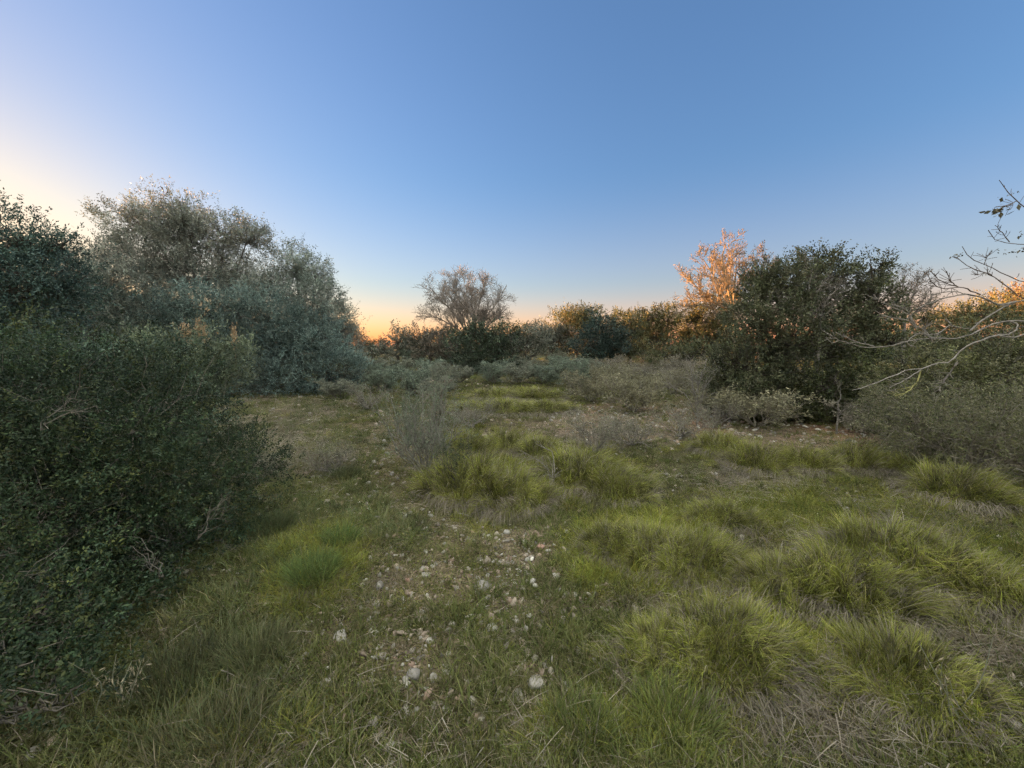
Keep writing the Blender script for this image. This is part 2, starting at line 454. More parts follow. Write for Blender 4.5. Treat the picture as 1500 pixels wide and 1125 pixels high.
GREEN = [(.31, .335, .065), (.38, .36, .11), (.25, .30, .07)]
MID = [(.18, .20, .07), (.23, .23, .09), (.27, .23, .13)]
DRY = [(.33, .29, .21), (.40, .36, .28), (.27, .24, .18)]
MOSS = [(.17, .17, .055), (.2, .185, .07), (.13, .15, .06)]

x, y, d = field(26000, 1.0, 45)
g = zone('green', x, y); st = zone('stone', x, y); mo = zone('moss', x, y)
k = rng.random(len(x)) < (g * .85 + .035) * (1 - .8 * (st > .4))
x, y, d, g = x[k], y[k], d[k], g[k]
sc_ = rng.uniform(.6, 1.15, len(x)) * (1 + np.clip(d - 6, 0, 25) * .05) * (.65 + .35 * g)
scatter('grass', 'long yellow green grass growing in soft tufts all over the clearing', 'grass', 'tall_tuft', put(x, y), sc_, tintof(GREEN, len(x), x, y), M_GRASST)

x, y, d = field(26000, .9, 45)
st = zone('stone', x, y); mo = zone('moss', x, y); g = zone('green', x, y); dr = zone('dry', x, y)
k = rng.random(len(x)) < .6 * (1 - .55 * np.clip(st, 0, 1)) * (1 - .6 * mo.clip(0, 1)) * (1 - .6 * g) * (1 - .5 * dr.clip(0, 1))
x, y, d = x[k], y[k], d[k]
scatter('short_grass', 'short dull green grass between the stones and along the path', 'grass', 'short_tuft', put(x, y), rng.uniform(.6, 1.5, len(x)) * (1 + np.clip(d - 5, 0, 25) * .08), tintof(MID, len(x), x, y), M_GRASST)

x, y, d = field(20000, .9, 45)
dr = zone('dry', x, y); st = zone('stone', x, y)
k = rng.random(len(x)) < (.30 + .8 * dr + .1 * zone('green', x, y)) * (1 - .6 * st.clip(0, 1))
x, y, d = x[k], y[k], d[k]
scatter('dry_grass', 'withered grey brown grass tangled among the green tufts', 'dry grass', 'dry_tuft', put(x, y), rng.uniform(.5, 1.2, len(x)) * (1 + np.clip(d - 6, 0, 25) * .07), tintof(DRY, len(x), x, y), M_GRASST)

x, y, d = field(16000, 1.2, 22)
px, py = proj(x, y)
wz = np.zeros(len(x))
for (a_, b_, ra, rb) in [(440, 640, 130, 75), (520, 590, 120, 35), (420, 800, 70, 130), (330, 950, 110, 110), (560, 760, 60, 40), (250, 1060, 160, 70), (480, 730, 90, 60)]:
    wz = np.maximum(wz, np.clip(1.5 - ((px - a_) / ra) ** 2 - ((py - b_) / rb) ** 2 + .5 * noise3(x, y, 0, 5, 44), 0, 1))
k = rng.random(len(x)) < wz * .5
x, y, d = x[k], y[k], d[k]
scatter('weedy_grass', 'taller uneven grey green grass and weeds between the path and the bushes', 'grass', 'tall_tuft', put(x, y), rng.uniform(.45, 1.25, len(x)) * (1 + np.clip(d - 5, 0, 25) * .05),
        tintof([(.17, .21, .10), (.23, .24, .14), (.15, .19, .09), (.28, .26, .17)], len(x), x, y), M_GRASST)

x, y, d = field(9000, .9, 20)
dr = zone('dry', x, y)
k = rng.random(len(x)) < (.04 + .9 * dr) * (1 - .7 * zone('stone', x, y).clip(0, 1))
x, y, d = x[k], y[k], d[k]
scatter('dead_thatch', 'flattened dead grey grass lying on the soil', 'thatch', 'thatch', put(x, y), rng.uniform(.5, 1.1, len(x)) * (1 + np.clip(d - 4, 0, 25) * .08), tintof([(.31, .28, .23), (.42, .39, .34), (.25, .22, .18)], len(x), x, y), M_GRASST, .1)

x, y, d = field(26000, .9, 22)
mo = zone('moss', x, y)
k = rng.random(len(x)) < (.25 + .5 * mo.clip(0, 1)) * (.6 + 1.6 * noise3(x, y, 0, 3.5, 91)).clip(0, 1.3)
x, y, d = x[k], y[k], d[k]
scatter('moss', 'low yellow green moss and tiny herbs carpeting the path', 'moss', 'herb', put(x, y), rng.uniform(.6, 1.5, len(x)) * (1 + np.clip(d - 3, 0, 25) * .1), tintof(MOSS, len(x), x, y), M_GRASST, .1)

x, y, d = field(70000, .9, 26)
st = zone('stone', x, y)
k = rng.random(len(x)) < (.17 + .28 * st.clip(0, 1)) * (1 - .75 * zone('green', x, y))
x, y, d = x[k], y[k], d[k]
s = (.0065 + .027 * rng.random(len(x)) ** 2.7) * (1 + np.clip(d - 2.5, 0, 12) * .16)
S = s[:, None] * rng.uniform(.7, 1.4, (len(x), 3)) * 1.6
P = put(x, y); P[:, 2] += s * .15
pt = mixcol([(.50, .48, .43), (.29, .275, .24), (.36, .31, .25), (.30, .215, .165)], len(x), .25)
scatter('pebbles', 'small pale limestone pebbles and broken gravel scattered on bare soil', 'gravel', 'pebble', P, S, pt, M_STONET, .5)

# single stones
def stone(px, py, wpx, col, label):
    p = ground_at(px, py); a = Acc(); V, T = rockmesh(a)
    r = wpx / F * math.hypot(p[1], EYE) * .5
    a.add(V * r + p + [0, 0, r * .25], T, np.array(col))
    o = a.build('stone', M_STONE, None, tuple(p)); tag(o, label, 'stone', 'loose limestone pieces on the path')
WH, GY, PK = (.40, .38, .34), (.26, .245, .22), (.34, .22, .17)
for q in [(497,933,20,WH,'pale angular stone in the moss beside the bushy grass clump'), (474,1000,17,WH,'rounded white stone near the foot of the dark grass'),
          (706,862,22,GY,'flat grey stone on the reddish stony soil of the path'), (623,841,13,WH,'small whitish stone beside the pinkish one on the path'),
          (785,1000,22,(.4,.38,.34),'large pale stone in short grass at the near end of the path'), (608,990,18,GY,'flat grey stone half sunk in dark moss'),
          (864,919,10,WH,'small white stone under the drooping green tussock'), (742,777,13,WH,'white stone at the foot of the dark hollow tussock'),
          (792,800,10,PK,'pink stone on the red patch of soil'), (768,792,9,WH,'small white stone just above the red soil patch'),
          (630,938,10,WH,'small bright stone in the middle of the mossy path'), (713,889,8,WH,'tiny white stone below the flat grey one'),
          (597,848,11,PK,'pinkish brown stone on the mossy path'), (760,1018,17,GY,'grey stone touching grass beside the large pale stone'),
          (622,700,9,WH,'small white stone under the grey twiggy shrub'), (557,857,13,GY,'grey stone beside the short tufts left of the path'),
          (862,916,7,PK,'little buff stone beside the small white stone under the tussock')]:
    stone(*q)

# ------------------------------------------------------------------ big tussocks
def tussock_meshes(i):
    g_, dd = Acc(), Acc()
    n = 3000
    nc = 46; ci = rng.integers(0, nc, n)
    ang = rng.uniform(0, 6.28, nc)[ci] + rng.normal(size=n) * .07; r = (.42 * np.sqrt(rng.random(nc)))[ci] + rng.normal(size=n) * .022; r = np.abs(r)
    cd = (rng.normal(size=(nc, 3)) * .3)[ci]; cl = rng.uniform(.7, 1.3, nc)[ci]; ct = rng.uniform(.65, 1.3, (nc, 1))[ci]
    lob = 1 + .25 * np.sin(ang * 3 + i) + .15 * np.sin(ang * 5 + 2 * i)
    r = r * lob
    zz = .26 * (1 - (r / .55) ** 2).clip(0)
    P = np.stack([np.cos(ang) * r, np.sin(ang) * r, zz * rng.uniform(.2, 1, n)], 1)
    out = np.stack([np.cos(ang), np.sin(ang), np.zeros(n)], 1)
    D = unit(out * (.2 + 1.2 * r / .5)[:, None] * rng.uniform(.5, 1.2, (n, 1)) + [.1, -.05, 1.05] + cd + rng.normal(size=(n, 3)) * .2)
    L = rng.uniform(.12, .28, n) * cl
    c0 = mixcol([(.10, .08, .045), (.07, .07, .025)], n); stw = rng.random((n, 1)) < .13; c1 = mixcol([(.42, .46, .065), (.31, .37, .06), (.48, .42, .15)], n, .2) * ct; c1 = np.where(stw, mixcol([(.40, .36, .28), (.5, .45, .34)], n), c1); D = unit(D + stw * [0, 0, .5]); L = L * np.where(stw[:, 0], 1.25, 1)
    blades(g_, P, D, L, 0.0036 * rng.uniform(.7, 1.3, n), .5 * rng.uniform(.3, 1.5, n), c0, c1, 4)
    n = 1700
    ang = rng.uniform(0, 6.28, n); r = .36 + .12 * rng.random(n)
    P = np.stack([np.cos(ang) * r, np.sin(ang) * r, rng.uniform(0, .1, n)], 1)
    D = unit(np.stack([np.cos(ang), np.sin(ang), rng.uniform(.0, .7, n)], 1) + rng.normal(size=(n, 3)) * .4)
    blades(dd, P, D, rng.uniform(.1, .24, n), .004 * rng.uniform(.7, 1.4, n), .9, mixcol([(.13, .11, .09), (.2, .17, .13)], n), mixcol([(.38, .34, .27), (.26, .23, .19), (.28, .27, .15)], n), 4)
    a = g_.mesh('blades'); a.materials.append(M_GRASS); b = dd.mesh('dead_skirt'); b.materials.append(M_GRASS)
    return a, b
TM = [tussock_meshes(i) for i in range(6)]
TG = 'yellow green grass tussocks in the clearing'
TUS = [
 (690,600,1.5,'low tussock at the near rim of the flat olive mat behind the grey shrub'),
 (740,602,1.6,'middle tussock of the flat olive grass mat in the distance'),
 (795,603,1.6,'tussock closing the flat olive grass mat towards the pale gravel'),
 (725,582,1.4,'far tussock on the flat olive mat below the bare tree'),
 (785,585,1.5,'far tussock on the flat olive mat nearest the grey scrub'),
 (690,660,1.1,'bright tussock directly beside the grey twiggy shrub'),
 (745,655,1.2,'bright tussock above the bleached dead branch'),
 (790,665,1.0,'bright tussock between the dead branch and the brown dwarf shrub'),
 (695,722,1.35,'tall yellow tussock with blades swept over the path'),
 (755,735,1.4,'yellow tussock overhanging the dark hollow'),
 (850,705,1.5,'rounded tussock standing right of the bleached dead branch'),
 (905,722,1.35,'broad green tussock sloping down behind the dark hollow'),
 (900,800,.9,'long haired tussock drooping towards the stony soil'),
 (955,815,1.1,'largest long haired tussock with a grey dead skirt'),
 (1020,830,.9,'soft tussock merging with the largest one on its far side'),
 (1055,668,1.1,'golden topped tussock beside the pale gravel slope'),
 (1110,690,1.0,'green tussock in front of the pink gravel slope'),
 (1180,692,1.2,'middle tussock of the green strip under the gravel slope'),
 (1260,692,1.2,'green tussock under the dark shadow of the large bush'),
 (1330,700,1.1,'green tussock at the edge of the hollow thicket'),
 (1060,765,1.0,'tussock with grey seed stalks rising behind it'),
 (1310,850,1.1,'vivid green tussock beside the folded brown thatch'),
 (1390,870,1.1,'vivid green tussock trailing down over the black hollow'),
 (1240,880,.9,'vivid tussock with a few orange blades'),
 (1160,870,.9,'pale tussock over a hollow of grey straw'),
 (970,970,.8,'upright green tussock by the end of the stony soil'),
 (1060,965,.9,'dense green tussock overhanging the grey dead thatch'),
 (1330,1010,.8,'dark tussock full of straw beside the grey dead thatch'),
 (1400,740,1.1,'golden green tussock in front of the hollow thicket'),
 (1480,900,1.0,'vivid tussock hanging above the tangle of dry stalks'),
]
for i, (px, py, s, lab) in enumerate(TUS):
    p = ground_at(px, py)
    t = thing('grass_tussock', tuple(p), lab, 'grass tussock', TG)
    k = .72 * s * rng.uniform(.72, 1.12) * (1 + max(0, p[1] - 5) * .07)
    t.scale = (k * 1.25, k, k * rng.uniform(1.1, 1.45) * (.5 if py < 610 else 1)); t.rotation_euler = (0, 0, rng.uniform(-.6, .6))
    for me, nm in zip(TM[i % 6], ('blades', 'dead_skirt')):
        o = bpy.data.objects.new(nm, me); COL.objects.link(o); o.parent = t
# bright fresh clump beside the near bush
def upright_clump(px, py, h, r, n, c1, label, name='grass_clump'):
    h *= .62; r *= .7
    p = ground_at(px, py); t = thing(name, tuple(p), label, 'grass clump', 'upright grass clumps by the path'); a = Acc(); b = Acc()
    ang = rng.uniform(0, 6.28, n); rr = r * np.sqrt(rng.random(n))
    P = np.stack([np.cos(ang) * rr, np.sin(ang) * rr, np.zeros(n)], 1)
    D = unit(np.stack([np.cos(ang) * .5 * rr / r, np.sin(ang) * .5 * rr / r, np.ones(n)], 1) + rng.normal(size=(n, 3)) * .2)
    blades(a, P, D, h * rng.uniform(.5, 1.2, n), .0036, .25 * rng.uniform(0, 2, n), mixcol([(.1, .1, .04), (.16, .13, .07)], n), mixcol(c1, n), 4)
    a.build('blades', M_GRASS, t)
    n //= 3; ang = rng.uniform(0, 6.28, n)
    P = np.stack([np.cos(ang) * r, np.sin(ang) * r, np.zeros(n)], 1)
    D = unit(np.stack([np.cos(ang), np.sin(ang), .5 * np.ones(n)], 1) + rng.normal(size=(n, 3)) * .4)
    blades(b, P, D, h * rng.uniform(.3, .8, n), .004, .7, mixcol([(.2, .17, .12)], n), mixcol([(.3, .26, .2), (.2, .17, .13)], n), 4)
    b.build('dead_skirt', M_GRASS, t)
upright_clump(460, 850, .30, .20, 1600, [(.13, .22, .06), (.19, .26, .08)], 'bright fresh green grass clump beside the dark near bush')
upright_clump(500, 800, .26, .15, 900, [(.10, .2, .05), (.15, .22, .07)], 'thin fresh green clump just behind the bright one')
upright_clump(380, 960, .32, .18, 900, [(.11, .15, .06), (.2, .2, .1)], 'bushy grey green clump with a straw heart beside the path')
upright_clump(850, 1080, .26, .16, 700, [(.12, .2, .05), (.2, .23, .07)], 'fresh green clump at the near end of the path')
upright_clump(990, 1060, .30, .2, 900, [(.14, .22, .05), (.2, .22, .07)], 'fresh grass clump with broad blades beside the grey thatch')
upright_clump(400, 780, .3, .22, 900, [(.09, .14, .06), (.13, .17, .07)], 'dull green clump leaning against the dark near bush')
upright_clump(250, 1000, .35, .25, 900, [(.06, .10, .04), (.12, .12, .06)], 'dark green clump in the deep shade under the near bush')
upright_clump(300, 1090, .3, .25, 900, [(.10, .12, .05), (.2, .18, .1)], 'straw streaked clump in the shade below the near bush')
upright_clump(510, 700, .3, .2, 700, [(.10, .15, .07), (.16, .18, .08)], 'dull green clump on the path side of the dry grass')

# ------------------------------------------------------------------ twiggy shrubs, bare trees
def bare(name, label, cat, base, limbs, levels, bark, r0, group=None, woodname='branches', sides=5, leaf=None, trunk=None, rmin=0.0):
    """limbs: list of polylines (world points); levels: spawn dicts"""
    base = np.asarray(base, float); t = thing(name, tuple(base), label, cat, group)
    w, tw, fo = Acc(), Acc(), Acc()
    K = 9
    P = np.stack([smooth_line(l, K, .015) for l in limbs])
    R = np.stack([np.linspace(r0, r0 * .3, K)] * len(limbs)) * rng.uniform(.7, 1.1, (len(limbs), 1))
    bk = np.array(bark)
    if trunk is not None:
        tubes(w, smooth_line(trunk, 8)[None], np.linspace(r0 * 1.7, r0 * 1.2, 8)[None], bk, 8)
    tubes(w, P, R, bk, 6)
    for li, lv in enumerate(levels):
        P, R = spawn(P, R, **lv); R = np.maximum(R, r0 * .035)
        n = len(P)
        R = np.maximum(R, rmin); tubes(tw if li > 0 else w, P, R, bk * (1 + .2 * rng.normal(size=(n, 1))).clip(.5, 1.5), 4 if li == 0 else 3)
    if leaf:
        m = leaf['per']; n = len(P)
        pos, tan, _ = sample_line(P, R, rng.uniform(.2, 1, (n, m)))
        pos, tan = pos.reshape(-1, 3), tan.reshape(-1, 3)
        if leaf.get('keep'): kk = rng.random(len(pos)) < leaf['keep']; pos, tan = pos[kk], tan[kk]
        N = len(pos)
        leaves(fo, pos, unit(tan * .5 + rdir(N)), leaf['L'] * rng.uniform(.6, 1.3, N), leaf['W'] * rng.uniform(.7, 1.2, N), mixcol(leaf['pal'], N))
        fo.build('leaves', M_LEAF, t, base)
    if trunk is None: w.add(np.concatenate(tw.v), np.concatenate(tw.f), np.concatenate(tw.c))
    w.build('trunk' if trunk is not None else woodname, M_BARK, t, base)
    if trunk is not None: tw.build('twigs', M_BARK, t, base)
    return t

def fan(base, n, spread, h, up0=.25):
    out = []
    for i in range(n):
        a = i / n * 6.28 + rng.uniform(-.4, .4); s = spread * rng.uniform(.4, 1)
        e = base + np.array([math.cos(a) * s, math.sin(a) * s, h * rng.uniform(.65, 1)])
        m = base + (e - base) * .5 + np.array([math.cos(a) * s * .15, math.sin(a) * s * .15, 0])
        out.append([base, m, e])
    return out

TW = lambda m1, L1, m2, L2, m3, L3, up=.15, w=.22, ang=.7: [dict(m=m1, t0=.15, t1=1, L=L1, ang=ang, up=up, wander=w), dict(m=m2, t0=.1, t1=1, L=L2, ang=ang, up=up, wander=w), dict(m=m3, t0=.1, t1=1, L=L3, ang=ang, up=up, wander=w)]

# grey shrub in the middle
p = ground_at(622, 700)
bare('grey_shrub', 'round grey leafless shrub standing alone beside the path', 'shrub', p, fan(p, 15, .55, 1.15), TW(6, .34, 5, .2, 4, .12, .35), (.22, .21, .18), .012,
     leaf=dict(per=3, L=.022, W=.007, pal=[(.15, .21, .13), (.2, .25, .16)], keep=.85))
p = ground_at(668, 712)
bare('dwarf_shrub', 'small dark dwarf shrub under the branch beside the grey one', 'shrub', p, fan(p, 7, .2, .45), TW(6, .2, 5, .12, 4, .06), (.11, .10, .08), .008,
     leaf=dict(per=4, L=.018, W=.008, pal=[(.06, .08, .04), (.1, .12, .06)]))
for (px, py, s, h, n, lab) in [
    (870, 665, .55, .55, 11, 'brown grey dwarf shrub between the bright tussocks and the gravel'),
    (925, 655, .45, .40, 9, 'low brown dwarf shrub at the lower edge of the gravel'),
    (690, 625, .6, .45, 9, 'grey dwarf shrub in front of the flat olive grass mat'),
    (540, 600, .6, .6, 9, 'grey green shrub behind the dry grass by the olives'),
    (1000, 640, .55, .45, 9, 'grey dwarf shrub at the foot of the white dead branches'),
    (1050, 625, .5, .5, 9, 'olive tinted dwarf shrub beside the large evergreen'),
    (380, 700, .35, .3, 7, 'small grey shrub in the dry grass near the dark bush'),
    (490, 690, .3, .25, 7, 'low purple grey shrub beside the dry grass')]:
    p = ground_at(px, py)
    bare('dwarf_shrub', lab, 'shrub', p, fan(p, n, s, h), TW(6, .28, 6, .16, 4, .09), (.25, .23, .20), .011, 'grey dwarf shrubs in the clearing',
         leaf=dict(per=3, L=.03, W=.010, pal=[(.17, .19, .12), (.27, .25, .17)], keep=.5))

# bleached dead branches
p = ground_at(805, 712)
bare('dead_branch', 'bleached dead branch forking out of the dark hollow tussock', 'dead branch', p,
     [[p, at(812, 690, p[1] - .05), at(808, 665, p[1]), at(785, 650, p[1])], [p, at(806, 690, p[1]), at(780, 672, p[1] - .1), at(763, 660, p[1] - .1)],
      [p, at(815, 697, p[1] - .1), at(825, 688, p[1] - .1)], [p, at(795, 730, p[1] - .3), at(770, 735, p[1] - .3)]],
     TW(6, .16, 5, .09, 3, .05, .1, .2), (.27, .25, .22), .008)
p = ground_at(1022, 612)
bare('dead_branch', 'spreading white dead branches between the scrub and large evergreen', 'dead branch', p,
     [[p, at(1018, 580, p[1]), at(1012, 530, p[1])], [p, at(1030, 575, p[1]), at(1045, 545, p[1])], [p, at(1005, 580, p[1]), at(985, 565, p[1]), at(968, 558, p[1])],
      [p, at(1015, 560, p[1]), at(1005, 540, p[1])], [p, at(1040, 585, p[1]), at(1060, 575, p[1])], [p, at(1025, 560, p[1]), at(1035, 525, p[1])]],
     TW(7, .45, 5, .25, 3, .12, .2), (.25, .235, .21), .017)
p = ground_at(1225, 640)
bare('dead_branch', 'leaning pale dead stems under the large evergreen', 'dead branch', p,
     [[p, at(1228, 600, p[1]), at(1232, 578, p[1])], [at(1268, 640, p[1]), at(1262, 615, p[1]), at(1250, 590, p[1])], [at(1295, 635, p[1]), at(1294, 610, p[1]), at(1290, 600, p[1])]],
     TW(5, .35, 4, .2, 3, .1, .2), (.2, .185, .16), .018)

# ------------------------------------------------------------------ near mastic bush and neighbours
MAS = [(.022, .042, .017), (.038, .062, .027), (.034, .058, .036), (.075, .088, .026)]
leafy_thing('mastic_bush', 'large dark green mastic bush filling the near corner', 'bush', (130, 3.0),
   [lobe(60, 600, 2.9, 150, 110, .8), lobe(210, 610, 3.1, 130, 110, .8), lobe(320, 690, 3.1, 85, 85, .6), lobe(150, 720, 2.7, 170, 110, .7), lobe(40, 780, 2.3, 150, 110, .6),
    lobe(270, 780, 2.8, 100, 80, .6), lobe(-80, 680, 2.6, 160, 190, .8), lobe(20, 920, 2.05, 110, 80, .4), lobe(150, 880, 2.3, 90, 60, .4), lobe(20, 900, 1.9, 160, 120, .5), lobe(130, 930, 2.0, 105, 80, .45), lobe(-60, 1000, 1.5, 200, 120, .4), lobe(50, 1040, 1.5, 130, 60, .3), lobe(190, 1000, 1.85, 80, 50, .35)],
   MAS, leaf=(.023, .0095), per=16, sprig=.12, dens=.42, gap=.36, clump=1.5, spread=.11, up=.45, limb=.02, bark=(.2, .18, .15), woodname='stems', shell=.4, vary=.6, sticks=40)
leafy_thing('mastic_bush', 'bluish green bush just behind the large near one', 'bush', (60, 4.6),
   [lobe(40, 552, 4.5, 120, 56, .9), lobe(150, 552, 4.4, 95, 50, .8), lobe(-70, 560, 4.6, 110, 80, .9), lobe(240, 605, 4.5, 70, 55, .6)],
   [(.07, .11, .075), (.10, .14, .10), (.05, .10, .04)], leaf=(.04, .016), per=14, sprig=.17, dens=.6, gap=.22, up=.4, limb=.03, woodname='stems')
# yellowing sprigs on the near bush belong to it; pale plumed shrub behind
t = leafy_thing('plumed_shrub', 'pale green shrub carrying golden seed plumes before the olives', 'shrub', (285, 6.2),
   [lobe(270, 540, 6.2, 55, 45, .5), lobe(320, 545, 6.2, 35, 38, .5), lobe(225, 535, 6.2, 40, 35, .5)], [(.15, .19, .11), (.2, .23, .15)], leaf=(.06, .014), per=12, sprig=.25, dens=.8, gap=.25, up=1.2, limb=.02, woodname='stems')
for (px, py) in [(258, 497), (270, 489), (276, 494), (291, 482), (299, 490), (343, 492), (264, 505)]:
    q = at(px, py, 6.2); a = Acc(); n = 160
    P = q + rng.normal(size=(n, 3)) * [.02, .02, .09]; leaves(a, P, unit(rng.normal(size=(n, 3)) * .5 + [0, 0, 1]), .05, .014, mixcol([(.42, .3, .17), (.5, .38, .24)], n))
    tubes(a, np.stack([q + [0, 0, -.5], q + [0, 0, -.2], q + [.0, 0, .1]])[None], np.array([[.006, .005, .003]]), np.array([.3, .25, .15]), 3)
    a.build('plume', M_LEAF, t, t.location)
# dead grey stems poking from the near bush
for (pts, lab) in [
    ([(0, 862, 1.9), (40, 840, 1.9), (85, 808, 2.0)], 'pale dead stem fanning out of the near bush at its midheight'),
    ([(0, 925, 1.75), (60, 905, 1.8), (110, 900, 1.9)], 'lower pale dead stem lying across the near bush'),
    ([(60, 630, 2.1), (90, 600, 2.15), (120, 585, 2.2)], 'short grey dead stem high on the near bush'),
    ([(290, 790, 2.3), (308, 758, 2.3), (328, 730, 2.35)], 'forked grey twig on the path side of the near bush'),
    ([(240, 845, 2.2), (218, 815, 2.2), (180, 800, 2.2)], 'curved grey twig arching from the dark base of the bush')]:
    W = [at(*q) for q in pts]; b = W[0]
    bare('dead_branch', lab, 'dead branch', b, [W, [W[0], W[1] + [.02, 0, .03], W[2] + [.05, .02, .07]], [W[0], W[1] + [0, 0, -.03], W[2] + [.08, 0, -.05]]],
         TW(3, .14, 3, .07, 2, .04, .05, .12, .4), (.17, .155, .13), .0034, 'pale dead stems on the near bush')

# ------------------------------------------------------------------ olive grove
OLV = [(.18, .23, .19), (.26, .31, .26), (.31, .34, .29), (.2, .25, .2)]  # haze over the grove put into these leaf colours, paler and bluer
OLB = [(.21, .235, .19), (.29, .29, .24), (.19, .235, .19)]
OLD = [(.11, .17, .15), (.18, .24, .21), (.14, .19, .165)]
OK = dict(leaf=(.075, .022), per=15, sprig=.32, up=.9, limb=.05, bark=(.13, .115, .10))
leafy_thing('olive_tree', 'tallest wild olive with airy grey brown crown and visible limbs', 'tree', (300, 13.5),
   [lobe(218, 330, 13.5, 48, 34, 1.1), lobe(262, 322, 13.5, 50, 28, 1.0), lobe(205, 385, 13.5, 48, 42, 1.1), lobe(330, 340, 13.6, 42, 26, .9), lobe(262, 385, 13.6, 50, 42, 1.1), lobe(362, 352, 13.4, 28, 22, .7),
    lobe(345, 398, 13.8, 34, 28, .8), lobe(300, 405, 13.5, 46, 34, 1), lobe(215, 430, 13.4, 48, 38, 1), lobe(360, 425, 13.5, 38, 30, .9), lobe(178, 372, 13.6, 22, 26, .6), lobe(280, 345, 13.4, 40, 26, .8)],
   OLB, group='wild olives beyond the near bush', trunk_h=1.6, dens=.56, gap=.30, **OK)
leafy_thing('olive_tree', 'wild olive with twin pale tops on the open side of the grove', 'tree', (440, 14.5),
   [lobe(432, 392, 14.5, 36, 30, .9), lobe(462, 405, 14.5, 20, 26, .7), lobe(425, 440, 14.3, 50, 34, 1.1), lobe(470, 450, 14.4, 36, 30, .9)],
   OLV, group='wild olives beyond the near bush', trunk_h=1.3, dens=.64, gap=.28, **OK)
leafy_thing('olive_tree', 'low spreading olive sloping down to the sunset gap', 'tree', (480, 15),
   [lobe(490, 482, 15, 34, 34, 1.0), lobe(455, 500, 14.6, 50, 38, 1.1), lobe(505, 515, 15, 26, 28, .9), lobe(515, 492, 15.3, 14, 14, .5)],
   OLB, group='wild olives beyond the near bush', trunk_h=1.0, dens=.50, gap=.32, **OK)
leafy_thing('olive_tree', 'pale thin crowned olive between the dark tree and tallest olive', 'tree', (130, 11.5),
   [lobe(125, 395, 11.5, 40, 30, .9), lobe(160, 420, 11.5, 40, 40, .9), lobe(95, 425, 11.4, 40, 40, .9), lobe(150, 475, 11.4, 55, 40, 1)],
   OLB, group='wild olives beyond the near bush', trunk_h=1.1, dens=.60, gap=.3, **OK)
leafy_thing('olive_tree', 'dense blue green olive at the heart of the grove', 'tree', (330, 12.2),
   [lobe(310, 465, 12.2, 70, 42, 1.2), lobe(385, 462, 12.4, 60, 38, 1.2), lobe(235, 465, 12.2, 50, 36, 1.1), lobe(350, 525, 11.9, 80, 48, 1.2), lobe(260, 520, 12, 60, 45, 1.2), lobe(330, 492, 12.6, 80, 34, 1.2), lobe(410, 492, 12.8, 60, 30, 1)],
   OLD, group='wild olives beyond the near bush', trunk_h=.9, dens=.62, gap=.2, **OK)
leafy_thing('olive_tree', 'dark drooping olive whose skirt meets the open grass', 'tree', (430, 12.8),
   [lobe(430, 520, 12.8, 70, 48, 1.2), lobe(480, 545, 13, 48, 38, 1), lobe(470, 500, 13.6, 46, 30, 1), lobe(400, 555, 12.2, 66, 34, 1.1)],
   OLD, group='wild olives beyond the near bush', trunk_h=.7, dens=.62, gap=.18, **OK)
leafy_thing('evergreen_tree', 'dense dark bluish evergreen rising at the picture edge', 'tree', (10, 8.2),
   [lobe(22, 345, 8.2, 34, 36, .8), lobe(-40, 395, 8.2, 70, 85, 1.2), lobe(60, 410, 8.2, 52, 48, .9), lobe(30, 450, 8, 75, 50, 1.1), lobe(72, 360, 8.4, 26, 20, .4), lobe(-90, 450, 8.0, 80, 90, 1.2)],
   [(.06, .10, .085), (.09, .14, .12), (.06, .10, .07)], leaf=(.06, .024), per=14, sprig=.25, dens=.6, gap=.2, up=.5, limb=.08, trunk_h=1.2)
# mostly hidden olives added beyond the grove to shade the clearing at low sun
SH = [(-46.9, 49.9, 9.2), (-49.2, 45.5, 9.0), (-51.6, 41.0, 9.2), (-54, 36.7, 9.0), (-56.3, 32.3, 9.2), (-58.6, 28, 9.0)]
SL = ['far olive added for shade behind the tallest wild olive', 'far olive added for shade behind the pale thin crowned olive', 'far olive added for shade behind the dark evergreen at the picture edge', 'far olive added for shade just outside the frame on the sunset side',
      'second far olive added for shade outside the frame on the sunset side', 'outermost far olive added for shade on the sunset side']
src = None
for (x, y, h), lab in zip(SH, SL):
    if src is None:
        def L3(dx, dy, z, rx, rz): return (x + dx * 1.3, y + dy * 1.3, z * 1.3, rx * 1.3, rx * 1.3, rz * 1.3)
        src = leafy_thing('olive_tree', lab, 'tree', (CX + F * x / y, y), [L3(0, 0, 4.6, 2.6, 2.2), L3(-2, 1.5, 3.2, 2.4, 2.0), L3(2, -1.5, 3.0, 2.4, 2.0), L3(.5, 1.5, 2.0, 2.6, 1.8), L3(-1, -2.5, 2.2, 2.2, 2.0), L3(0, 0, 1.6, 2.8, 1.5)],
              OLD, group='wild olives beyond the near bush', trunk_h=1, dens=.8, gap=.1, leaf=(.16, .06), per=10, sprig=.4, up=.7, limb=.12)
    else:
        o = copy_tree(src); o.location = (x, y, 0); o.rotation_euler = (0, 0, rng.uniform(0, 6.28)); s = h / 9.1; o.scale = (s, s, s); o['label'] = lab

